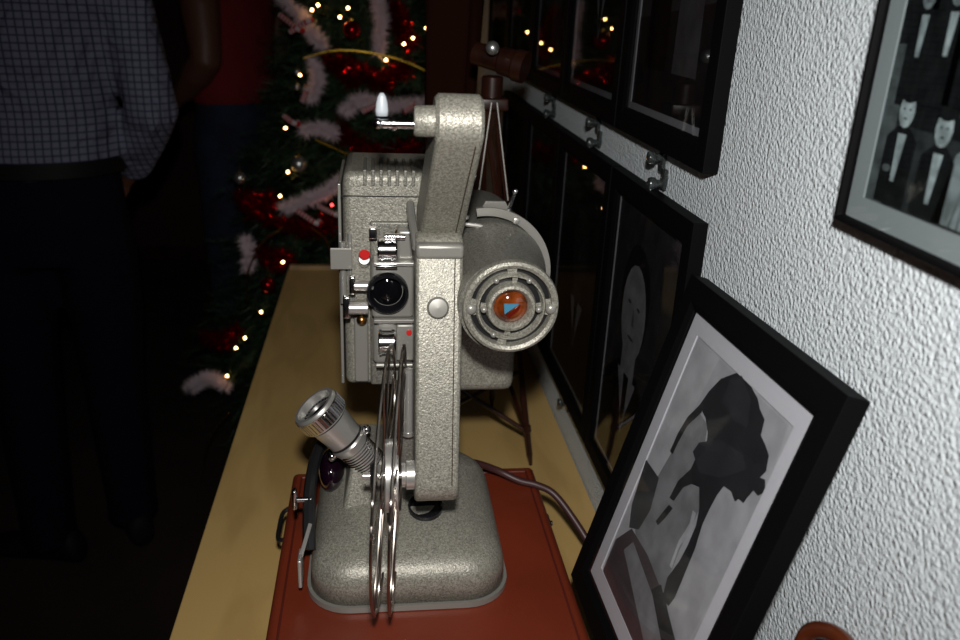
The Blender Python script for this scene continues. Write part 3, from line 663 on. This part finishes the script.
build('spindle_boss', MB(True).lathe((.0425, .573, .543), (-1, 0, 0), [(0, .0110), (.0145, .0105), (.0160, .0095), (.0160, 0)], 28), 'hammer', upper)
spn = build('upper_spindle', MB(True).cyl((.028, .571, .541), (.004, .571, .541), .0034).lathe((.014, .571, .541), (-1, 0, 0), [(0, .0048), (.0025, .0048)], 18).sph((.002, .571, .541), .0040, 12), 'chrome', upper)
wf = [Vector((.0035, .571 + q * 0, .5455)) for q in (0,)]
rings = []
for (z, w_, d_) in ((.546, .0052, .003), (.550, .0056, .003), (.556, .0050, .0026), (.561, .0036, .002), (.564, .0016, .0012)):
    w_ *= .8; z = .546 + (z - .546) * .85
    rings.append([Vector((.0045 + w_ * math.cos(2 * PI * i / 16), .571 + d_ * math.sin(2 * PI * i / 16), z)) for i in range(16)])
build('spindle_latch', MB(True).loft(rings), 'white', spn, smooth='all', label='white finger latch on the spindle')
build('arm_side_screw', MB(True).sph((.0725, .600, .50), .0028, 10), 'chrome', upper)
build('arm_strut', MB(True).tube([(.030, .700, .455), (.031, .68, .445), (.032, .655, .440), (.033, .64, .432)], .0035, 8), 'smooth_grey', pj)
build('film_loop_rod', MB(True).cyl((.030, .680, .235), (.030, .690, .30), .0048).lathe((.030, .680, .235), (0, .1, 1), [(0, .0055), (.004, .0055)], 16), 'steel', pj, label='vertical grey rod beside the lower arm')

# take-up reel on the lower spindle (can be lifted off: its own thing)
RYC = .598; RZC = .243; RR = .111
hub = build('lower_spindle', MB(True).lathe((.033, RYC, RZC), (-1, 0, 0), [(0, .0125), (.008, .0125), (.009, .0105), (.012, .0105)], 28).cyl((.022, RYC, RZC), (-.012, RYC, RZC), .0030), 'steel', lower)
build('spindle_knob', MB(True).lathe((.0005, RYC, RZC), (-1, 0, 0), [(0, .0115), (.003, .012), (.006, .010), (.006, 0)], 24), 'black', lower, label='black disc knob on the lower spindle')
rl = thing('film_reel', (.0115, RYC, RZC), 'thin wire film reel seen edge-on, held on the lower arm spindle of the projector', 'film reel')
def flange(x, tilt):
    f = MB(True); c = Vector((x, RYC, RZC))
    P_ = lambda a, r: c + Vector((tilt * r * math.cos(a) + .02 * r * math.sin(a), r * math.cos(a), r * math.sin(a)))
    f.tube([P_(2 * PI * i / 72, RR) for i in range(72)], .00125, 6, True)
    f.tube([P_(2 * PI * i / 36, .030) for i in range(36)], .0011, 6, True)
    for k_ in range(5):
        a0 = 2 * PI * k_ / 5 + .35
        lp = []
        for (da, r) in ((-.42, .030), (-.25, .06), (-.26, .095), (-.12, .112), (0, RR - .001), (.12, .112), (.26, .095), (.25, .06), (.42, .030)): lp.append(P_(a0 + da, r))
        f.tube(smoothpath(lp, 5), .0010, 6)
    return f
build('reel_flange', flange(.0065, .10), 'wire', rl); build('reel_flange', flange(.0180, .085), 'wire', rl)
build('reel_hub', MB(True).lathe((.0065, RYC, RZC), (1, 0, 0), [(0, .024), (.0006, .031), (.0109, .031), (.0115, .024)], 40), 'steel', rl)

# power cable
pts = [(.098, .785, .140), (.115, .800, .128), (.140, .808, .113), (.165, .800, .1035), (.185, .795, .100), (.205, .787, .092), (.225, .765, .072), (.245, .735, .045), (.262, .70, .012), (.268, .66, .006), (.27, .60, .006)]
tag(build('power_cable', MB(True).tube(smoothpath(pts, 8), .0042, 12), 'rubber'), 'dark brown rubber cable running from behind the projector to behind the leaning frame', 'cable')

# ------------------------------------------------------------------ telescope on a wooden tripod
tp = thing('toy_telescope', (.15, 1.08, 0), 'small dark brown telescope on a wooden cross-braced tripod, standing on the table behind the projector', 'telescope')
top = Vector((.150, 1.075, .505)); feet = [Vector((.222, 1.000, 0)), Vector((.040, 1.02, 0)), Vector((.190, 1.185, 0))]
for f in feet:
    d = (f - top).normalized(); s_ = Vector((0, 0, 1)).cross(d).normalized() * .013
    mid = top.lerp(f, .42)
    lg = MB(True)
    for q in (-1, 1): lg.tube([top + s_ * q * .7 + Vector((0, 0, -.01)), mid + s_ * q, top.lerp(f, .62) + s_ * q * .9], .0038, 6)
    lg.tube([mid, top.lerp(f, .97)], .0045, 8)
    lo_ = build('leg', lg, 'oldwood', tp)
    build('leg_band', MB(True).box(mid - Vector((.018, .005, .006)), mid + Vector((.018, .005, .006)), .002).cyl(top.lerp(f, .88), top.lerp(f, .90), .0062), 'oldwood', lo_)
    build('foot_tip', MB(True).cyl(top.lerp(f, .965), f, .0042, .0025), 'oldwood', lo_)
br = MB(True)
for a, b_ in ((0, 1), (1, 2), (0, 2)):
    A, B = feet[a], feet[b_]
    br.tube([top.lerp(A, .90), top.lerp(B, .72)], .0034, 6); br.tube([top.lerp(B, .90), top.lerp(A, .72)], .0034, 6)
build('cross_brace', br, 'oldwood', tp)
build('shelf', MB(True).lathe((.150, 1.08, .368), (0, 0, 1), [(0, .036), (.006, .036)], 24), 'oldwood', tp)
build('chain', MB(True).tube([top + Vector((-.004, -.03, 0)), (.128, 1.02, .36)], .0010, 5).tube([top + Vector((.003, -.03, 0)), (.170, 1.02, .385)], .0010, 5), 'smooth_grey', tp, label='two thin pale cords hanging from the head')
build('tripod_head', MB(True).cyl(top, top + Vector((0, 0, .03)), .014).box(top + Vector((-.02, -.02, -.012)), top + Vector((.02, .02, .004)), .003), 'oldwood', tp)
A = Vector((.126, 1.075, .562)); B = Vector((.190, 1.04, .548))
brl = build('telescope_barrel', MB(True).lathe(A, B - A, [(0, .012), (.0, .014), (.035, .015), (.037, .017), (.055, .018), (.057, .020), (.070, .020), (.070, .016)], 28), 'oldwood', tp)
build('knob', MB(True).sph((.142, 1.03, .571), .0085, 14), 'silver', brl, label='round shiny knob')
# brown cloth
cl = MB(True); rings = []
for j in range(26):
    f = j / 25; z = .84 - .84 * f; hw = .034 + .006 * math.sin(f * PI * .9) + .003 * math.sin(f * 9); cx = .116 - .006 * f
    ring = []
    for i in range(28):
        a = 2 * PI * i / 28; rr_ = 1 + .18 * math.sin(a * 5 + f * 4) + .08 * math.sin(a * 9 - f * 3)
        ring.append(Vector((cx + hw * rr_ * math.cos(a), 1.285 + .026 * rr_ * math.sin(a), z)))
    rings.append(ring)
cl.loft(rings)
tag(build('brown_cloth', cl, 'brown_cloth', smooth='all'), 'tall dark brown gathered cloth cover standing on the table behind the small telescope', 'cloth')

# ------------------------------------------------------------------ Christmas tree
TC = Vector((-.03, 2.62, 0)); TB = FZ + .15; TT = 1.52
def trad(z): return max(.02, .262 + .273 * (.6 - z))
tr_ = thing('christmas_tree', (TC.x, TC.y, FZ), 'dark green decorated Christmas tree standing beyond the end of the birch table', 'christmas tree')
build('trunk', MB(True).cyl((TC.x, TC.y, FZ), (TC.x, TC.y, TT - .05), .035, .008), 'bark', tr_)
build('tree_stand', MB(True).lathe((TC.x, TC.y, FZ), (0, 0, 1), [(0, .16), (.02, .16), (.10, .09), (.12, .07)], 24), 'tshirt', tr_, label='round red stand')
rn = random.Random(3); fo = MB()
def needle_branch(p, d, L_, dens):
    u, v, d = basis(d)
    n = int(L_ * dens)
    k0 = len(fo.v)
    for i in range(n):
        f = (i + rn.random()) / n; q = p + d * L_ * f + Vector((0, 0, -.12 * L_ * f * f))
        a = rn.uniform(0, 2 * PI); o_ = (u * math.cos(a) + v * math.sin(a)); ln_ = rn.uniform(.018, .036)
        e = q + (o_ + d * rn.uniform(.2, .9)) * ln_; s_ = o_.cross(d) * .0016
        e.x = min(e.x, .272); q.x = min(q.x, .268)
        k = len(fo.v); fo.v += [q - s_, q + s_, e]; fo.f.append((k, k + 1, k + 2)); fo.m.append(0 if rn.random() < .7 else 1)
for i in range(800):
    z = TB + (TT - TB) * (i / 800) ** 1.15; R_ = trad(z); a = i * 2.39996 + rn.uniform(-.2, .2)
    out = Vector((math.cos(a), math.sin(a), rn.uniform(-.25, .15)))
    r0 = R_ * .45 * rn.random()
    # only branches on the visible half are dense
    p = Vector((TC.x + out.x * r0, TC.y + out.y * r0, z)); L_ = R_ * rn.uniform(.85, 1.07) - r0
    front = out.y < .3
    if out.x > 0: L_ = min(L_, max(.02, (.255 - p.x) / out.x))
    needle_branch(p, out, L_, 260 if front else 90)
    for s_ in (-1, 1):
        for f in ((.45, .7) if front else (.6,)):
            o2 = Vector((out.x * math.cos(s_ * .7) - out.y * math.sin(s_ * .7), out.x * math.sin(s_ * .7) + out.y * math.cos(s_ * .7), out.z))
            needle_branch(p + out * L_ * f, o2, L_ * (.42), 240 if front else 80)
build('foliage', fo, ['needle', 'needle2'], tr_, fixn=False)

def on_tree(x, y, off=.0):
    """point where a line of sight meets the tree's cone"""
    d = ray(x, y).normalized(); best = None
    for i in range(900):
        p = CAM + d * (1.6 + i * .0018)
        r = math.hypot(p.x - TC.x, p.y - TC.y)
        if r < trad(p.z) + off: return p
        if best is None or r - trad(p.z) < best[0]: best = (r - trad(p.z), p)
    return best[1]
def fluff(pts, rad, n, size, m_, seed):
    r2 = random.Random(seed); mb = MB(); path = smoothpath(pts, 10)
    for i in range(n):
        f = r2.random() * (len(path) - 1.001); j = int(f); c = path[j].lerp(path[j + 1], f - j)
        d = Vector((r2.gauss(0, 1), r2.gauss(0, 1), r2.gauss(0, 1))).normalized(); s_ = d.orthogonal().normalized() * size; l_ = rad * r2.uniform(.5, 1)
        k = len(mb.v); mb.v += [c - s_, c + s_, c + d * l_]; mb.f.append((k, k + 1, k + 2)); mb.m.append(0)
    return mb
wt = [([(281, -4), (300, 15), (310, 30), (322, 44)], 'white tinsel strand at the top left of the tree'),
      ([(376, -6), (381, 20), (379, 52)], 'white tinsel strand hanging at the top middle of the tree'),
      ([(314, 62), (318, 80), (311, 98)], 'short white tinsel strand left of the gold chain'),
      ([(345, 112), (362, 100), (388, 106), (425, 102)], 'white tinsel strand just left of the projector upper arm'),
      ([(284, 208), (308, 200), (330, 190), (348, 176)], 'white tinsel strand beside the projector lamp cover'),
      ([(304, 130), (322, 128), (334, 134)], 'small tuft of white tinsel above the silver bauble'),
      ([(245, 240), (250, 252), (247, 268)], 'small white tinsel tuft at the left edge of the tree, above the table end'),
      ([(190, 388), (208, 378), (226, 386)], 'white tinsel tuft low on the tree at the table edge'),
      ([(436, 4), (452, 8), (466, 2)], 'white tinsel tuft at the top right of the tree')]
for i, (p, l) in enumerate(wt):
    q = [on_tree(x, y, .03) for x, y in p]; n = int(sum((q[j + 1] - q[j]).length for j in range(len(q) - 1)) * 7000) + 200
    tag(build('tinsel_strand', fluff(q, .036, n, .0017, 'tinsel_white', i), 'tinsel_white', fixn=False), l, 'tinsel', 'white tinsel strands on the tree')
rt_ = [([(362, 70), (385, 82), (405, 66)], 'red shiny tinsel cluster under the gold chain'), ([(338, 128), (360, 146), (390, 152), (415, 146)], 'red shiny tinsel strand above the projector lamp cover'),
       ([(243, 196), (254, 204), (268, 200)], 'red shiny tinsel cluster below the left silver bauble'), ([(206, 336), (222, 342), (236, 332)], 'red shiny tinsel cluster low on the tree'),
       ([(262, 252), (276, 262), (286, 256)], 'red shiny tinsel inside the gold loop'), ([(395, 8), (402, 28), (410, 45)], 'red shiny tinsel strand near the top of the tree'),
       ([(330, 60), (345, 66), (352, 80)], 'red shiny tinsel left of the tree middle'), ([(250, 212), (300, 228), (330, 224)], 'red shiny tinsel strand left of the lamp cover, just above the table end')]
for i, (p, l) in enumerate(rt_):
    q = [on_tree(x, y, .015) for x, y in p]
    tag(build('red_tinsel', fluff(q, .05, 620, .0036, 'tinsel_red', 50 + i), 'tinsel_red', fixn=False), l, 'tinsel', 'red metallic tinsel on the tree')
gc = [([(304, 58), (330, 51), (358, 51), (390, 57), (418, 67), (432, 78), (434, 97)], 'gold bead chain curving across the upper tree'),
      ([(247, 300), (248, 272), (262, 244), (283, 228)], 'gold bead chain curving down above the table corner'),
      ([(312, 228), (326, 240), (331, 258), (330, 276)], 'gold bead chain at the left of the projector'),
      ([(203, 484), (206, 452), (216, 428), (230, 412)], 'gold bead chain low on the tree beside the table edge'),
      ([(316, 140), (330, 146), (360, 160)], 'short gold bead chain leading to the projector lamp cover')]
for p, l in gc:
    q = smoothpath([on_tree(x, y, .04) for x, y in p], 12); mb = MB(True)
    mb.tube(q, .0018, 5)
    acc = 0
    for a, b_ in zip(q, q[1:]): mb.sph(a, .0040, 6)
    tag(build('bead_chain', mb, 'gold'), l, 'bead chain', 'gold bead chains on the tree')
# candy striped ornaments
def candy(x, y, x2, y2, l):
    a = on_tree(x, y, .075); b_ = on_tree(x2, y2, .075); path = [a.lerp(b_, i / 12) for i in range(13)]
    e = (b_ - a).normalized(); s_ = Vector((0, 0, 1)).cross(e).normalized() if abs(e.z) < .95 else Vector((1, 0, 0))
    path += [b_ + e * .010 + s_ * .005, b_ + e * .012 + s_ * .014, b_ + e * .004 + s_ * .020]
    mb = MB(True); mb.tube(path, .0072, 8); nf = 8
    for k in range(len(mb.m)): mb.m[k] = (k // nf) % 2
    o = build('candy_cane', mb, ['candy_white', 'candy_red']); tag(o, l, 'candy cane', 'striped candy canes on the tree')
for c in ((280, 15, 296, 28, 'red and white candy cane at the top left of the tree'), (290, 32, 306, 22, 'candy cane crossing the upper white tinsel'), (362, 112, 378, 104, 'candy cane left of the spindle latch'),
          (404, 112, 414, 106, 'candy cane right behind the spindle latch'), (436, 7, 448, 5, 'candy cane at the top right of the tree'), (296, 210, 314, 222, 'candy cane left of the lamp cover, lower of two'),
          (318, 206, 334, 214, 'candy cane beside the lamp cover, upper of two'), (302, 102, 306, 92, 'candy cane in the left white tinsel'), (284, 116, 292, 122, 'small candy cane above the silver bauble')): candy(*c)
# silver baubles
def bauble(x, y, r, l, m_='silver', nm='bauble', g_='silver baubles on the tree'):
    p = on_tree(x, y, .055); R0 = thing(nm, p, l, 'bauble', g_)
    build('ball', MB(True).sph(p, r, 24), m_, R0, smooth='all')
    build('cap', MB(True).cyl(p + Vector((0, 0, r * .95)), p + Vector((0, 0, r * 1.25)), r * .25, n=10).tube([p + Vector((0, 0, r * 1.2)), p + Vector((0, .01, r * 2.4))], .0008, 5), 'gold', R0)
bauble(299, 164, .022, 'round silver bauble left of the projector lamp cover'); bauble(240, 178, .018, 'silver bauble at the left edge of the tree')
bauble(297, 72, .009, 'tiny silver bell ball, upper of two'); bauble(297, 87, .009, 'tiny silver bell ball, lower of two')
bauble(352, 30, .024, 'dark red bauble high on the tree', 'tinsel_red', 'bauble', 'red baubles on the tree'); bauble(268, 285, .022, 'dark red bauble above the table end corner', 'tinsel_red', 'bauble', 'red baubles on the tree')
# string of lights
lp = [(312, 10), (340, 17), (348, 8), (318, 5), (404, 44), (413, 38), (386, 60), (367, 160), (346, 205), (283, 262), (261, 312), (245, 338), (227, 376), (236, 348), (300, 75), (426, 28), (440, 62), (288, 172)]
sl = thing('string_lights', on_tree(300, 75), 'string of tiny lit bulbs, mostly warm white, wound through the tree', 'string lights')
cord = MB(True); srt = [on_tree(x, y, .035) for x, y in sorted(lp, key=lambda q: q[1])]
cord.tube(smoothpath([p + Vector((0, .03, 0)) for p in srt], 4), .0012, 5); build('cord', cord, 'wire_green', sl)
for x, y in lp: build('bulb', MB(True).sph(on_tree(x, y, .045), .0036, 10), 'bulb', sl, smooth='all')
rr3 = random.Random(9)
for i in range(7):
    a = rr3.uniform(-2.2, -1.3); z = rr3.uniform(-.45, 1.0); R_ = trad(z) + .02
    build('bulb', MB(True).sph((TC.x + R_ * math.cos(a), TC.y + R_ * math.sin(a), z), .0036, 8), 'bulb' if i % 4 else 'bulb_red', sl, smooth='all')

# ------------------------------------------------------------------ people
def ell(c, rx, ry, d=(0, 0, 1), n=24, ref=(1, 0, 0)):
    d = Vector(d).normalized(); u = Vector(ref) - d * Vector(ref).dot(d); u.normalize(); v = d.cross(u)
    return [Vector(c) + u * rx * math.cos(2 * PI * i / n) + v * ry * math.sin(2 * PI * i / n) for i in range(n)]
def limb(mb, pts, n=16):
    """pts: (position, radius across, radius along)"""
    rings = []
    for i, (p, a, b_) in enumerate(pts):
        q0 = Vector(pts[max(i - 1, 0)][0]); q1 = Vector(pts[min(i + 1, len(pts) - 1)][0]); d = q1 - q0
        rings.append(ell(p, a, b_, d, n))
    mb.loft(rings)
def hand(mb, wrist, d, palm_n, s=1.0):
    d = Vector(d).normalized(); n_ = Vector(palm_n); n_ = (n_ - d * n_.dot(d)).normalized(); w_ = d.cross(n_)
    wr = Vector(wrist)
    limb(mb, [(wr, .026 * s, .020 * s), (wr + d * .03 * s, .034 * s, .017 * s), (wr + d * .075 * s, .040 * s, .015 * s), (wr + d * .095 * s, .038 * s, .012 * s)]) if False else None
    mb.loft([[wr + d * t + w_ * a * math.cos(2 * PI * i / 16) + n_ * b_ * math.sin(2 * PI * i / 16) for i in range(16)] for (t, a, b_) in ((0, .026, .020), (.03, .034, .017), (.07, .040, .015), (.095, .037, .012))])
    for k, (o_, L_) in enumerate(((-.028, .062), (-.010, .076), (.010, .078), (.028, .070))):
        b0 = wr + d * .088 + w_ * o_
        c1 = b0 + d * L_ * .45 + n_ * .006; c2 = c1 + (d * .8 + n_ * .5) * L_ * .32; c3 = c2 + (d * .5 + n_ * .8) * L_ * .26
        mb.tube([b0 - d * .02, b0, c1, c2, c3], [.009, .0095, .0088, .008, .0065], 10)
    b0 = wr + d * .03 - w_ * .028
    mb.tube([b0, b0 - w_ * .018 + d * .022, b0 - w_ * .026 + d * .048 + n_ * .006, b0 - w_ * .024 + d * .07 + n_ * .012], [.013, .0115, .010, .0075], 10)

def person(name, loc, yaw, label, shirt, trousers, arms, sleeve, hair_long=False, female=False, belt=False, shoe='shoe', height=1.75, armk=1.0, stance=((-.10, 0, 0), (.10, .0, 0))):
    """local frame: x to the person's right... y is where the person faces, z up from the floor"""
    root = thing(name, loc, label, 'person'); R_ = Matrix.Rotation(yaw, 3, 'Z'); K = height / 1.75
    def W(mb):
        mb.v = [Vector(loc) + R_ @ (v * K) for v in mb.v]; return mb
    sh = .19 if not female else .165
    body = MB(True)
    # legs and torso
    for i, s_ in enumerate((-1, 1)):
        fx, fy, fr = stance[i]
        limb(body, [((fx, fy, .05), .030, .034), ((fx, fy, .10), .034, .038), ((fx * .97, fy, .30), .050, .054), ((fx * .95, fy * .8 + .01, .48), .052, .056), ((s_ * .09, fy * .4, .66), .068, .074), ((s_ * .085, 0, .84), .080, .090), ((s_ * .07, 0, .95), .08, .09)])
    body.loft([ell((0, 0, .82), .12, .085), ell((0, -.005, .92), .150, .105), ell((0, 0, 1.02), .140, .10), ell((0, .005, 1.12), .142, .10), ell((0, 0, 1.25), .160, .11), ell((0, -.01, 1.38), .175, .105), ell((0, -.01, 1.44), .15, .085), ell((0, -.005, 1.48), .07, .06), ell((0, .005, 1.54), .052, .056), ell((0, .01, 1.60), .050, .055)])
    # head
    body.sph((0, .025, 1.645), .105, 24, (.74, .90, 1.10)); body.sph((0, .05, 1.60), .06, 16, (.9, .95, 1.0))
    body.loft([ell((0, .105, 1.610), .016, .010), ell((0, .118, 1.625), .013, .012), ell((0, .112, 1.650), .008, .008), ell((0, .103, 1.672), .006, .006)])
    for s_ in (-1, 1): body.sph((s_ * .078, .012, 1.635), .030, 12, (.35, .7, 1.05))
    for (S_, E_, Wr, hd, pn) in arms:
        S_, E_, Wr = Vector(S_), Vector(E_), Vector(Wr)
        limb(body, [(S_ + (S_ - E_).normalized() * -.0, .052, .052), (S_.lerp(E_, .35), .046 * armk, .048 * armk), (S_.lerp(E_, .8), .039 * armk, .041 * armk), (E_, .037 * armk, .038 * armk), (E_.lerp(Wr, .3), .039 * armk, .039 * armk), (E_.lerp(Wr, .8), .027 * armk, .025 * armk), (Wr, .026, .021)])
        hand(body, Wr, hd, pn)
    build('body', W(body), 'skin', root, remesh=.009)
    fc = MB(True)
    for s_ in (-1, 1): fc.sph((s_ * .030, .108, 1.645), .011, 12)
    build('eye', W(fc), 'eye', root)
    build('mouth', W(MB(True).sph((0, .106, 1.585), .022, 12, (1, .35, .28))), 'lips', root)
    hr = MB(True); hr.sph((0, .005, 1.665), .112, 24, (.78, .92, 1.04)); hr.sph((0, -.02, 1.62), .095, 20, (.80, .82, 1.0))
    if hair_long: hr.loft([ell((0, -.03, 1.68), .09, .07), ell((0, -.06, 1.55), .095, .055), ell((0, -.075, 1.42), .085, .035), ell((0, -.075, 1.36), .05, .02)])
    # cut the face free
    W2 = MB(True); W2.v = [v if not (v.y > .035 and v.z < 1.715) else Vector((v.x * .80, .035 + (v.y - .035) * .1, v.z)) for v in hr.v]; W2.f = hr.f; W2.m = hr.m
    build('hair', W(W2), 'hair', root, smooth='all')
    # shirt
    st_ = MB(True)
    hem = sleeve['hem']
    wv = .012
    st_.loft([ell((0, 0, hem), .168, .125), ell((0, 0, hem + .05), .178, .135), ell((0, .004, 1.12), .170, .125), ell((0, 0, 1.25), .182, .130), ell((0, -.01, 1.37), .195, .122), ell((0, -.01, 1.445), .165, .098), ell((0, -.005, 1.485), .085, .072), ell((0, 0, 1.51), .065, .066)])
    for (S_, E_, Wr, hd, pn) in arms:
        S_, E_, Wr = Vector(S_), Vector(E_), Vector(Wr)
        if sleeve['long']: limb(st_, [(S_, .066, .066), (S_.lerp(E_, .4), .060, .062), (S_.lerp(E_, .85), .056, .058), (E_, .056, .060), (E_.lerp(Wr, .3), .054, .055), (E_.lerp(Wr, .75), .046, .046), (E_.lerp(Wr, .93), .040, .038)])
        else: limb(st_, [(S_, .068, .068), (S_.lerp(E_, .16), .067, .068), (S_.lerp(E_, .32), .068, .068)])
        st_.sph(S_, .07, 16)
    build('shirt', W(st_), shirt, root, remesh=.012)
    # trousers
    tr2 = MB(True)
    tr2.loft([ell((0, 0, .80), .16, .115), ell((0, -.008, .90), .172, .128), ell((0, -.004, .99), .165, .120), ell((0, 0, 1.03), .160, .116)])
    for i, s_ in enumerate((-1, 1)):
        fx, fy, fr = stance[i]
        limb(tr2, [((fx, fy, .05), .064, .072), ((fx, fy, .12), .062, .070), ((fx * .97, fy, .30), .068, .074), ((fx * .95, fy * .8 + .01, .48), .072, .078), ((s_ * .092, fy * .4, .66), .082, .090), ((s_ * .086, 0, .84), .094, .108), ((s_ * .07, 0, .93), .09, .105)])
    build('trousers', W(tr2), trousers, root, remesh=.012)
    if belt:
        bl = MB(True); o1 = [ell((0, 0, z), a, b_, n=40) for (z, a, b_) in ((.995, .172, .128), (.998, .178, .134), (1.03, .177, .133), (1.033, .171, .127))]
        bl.loft(o1); build('belt', W(bl), 'belt', root)
    for i, s_ in enumerate((-1, 1)):
        fx, fy, fr = stance[i]; so = MB(True)
        Rf = Matrix.Rotation(fr, 3, 'Z'); base_ = Vector((fx, fy, 0))
        prof = [(-.085, .026, .034, .05), (-.07, .036, .060, .10), (-.02, .036, .060, .10), (.04, .040, .040, .075), (.10, .047, .030, .055), (.155, .042, .024, .045), (.185, .022, .018, .03)]
        rg_ = []
        for (y_, hw, cz, tz) in prof:
            rg_.append([base_ + Rf @ Vector((hw * math.cos(a), y_, max(0, tz * .5 + tz * .5 * math.sin(a)))) for a in [2 * PI * k_ / 16 for k_ in range(16)]])
        so.loft(rg_); so.v = so.v; build('shoe', W(so), shoe, root, subsurf=1, smooth='all')
    return root

# man seen from behind: he faces away (+Y)
person('person', (-.725, 1.86, FZ), math.radians(6), 'person seen from behind in a fine blue checked shirt, black belt and black trousers', 'check', 'trouser',
       [((.195, -.01, 1.41), (.248, -.03, 1.13), (.165, .10, .965), (-.5, .8, -.3), (-1, 0, 0)), ((-.195, -.01, 1.41), (-.255, -.02, 1.13), (-.165, .12, .965), (.5, .8, -.3), (1, 0, 0))],
       dict(long=True, hem=.985), belt=True, stance=((-.10, -.02, 1.2), (.085, .06, .4)))
# person in red, side on, facing left
person('person', (-.50, 3.10, FZ), math.radians(62), 'person in a red T-shirt and blue jeans, one bare arm bent, hand at the hip', 'tshirt', 'jeans',
       [((-.17, -.01, 1.38), (-.215, -.06, 1.13), (-.165, .11, .985), (.3, 1, -.25), (1, 0, 0)), ((.17, -.01, 1.38), (.215, -.05, 1.12), (.17, .10, .97), (-.3, 1, -.2), (-1, 0, 0))],
       dict(long=False, hem=.975), hair_long=True, height=1.80, armk=1.35)
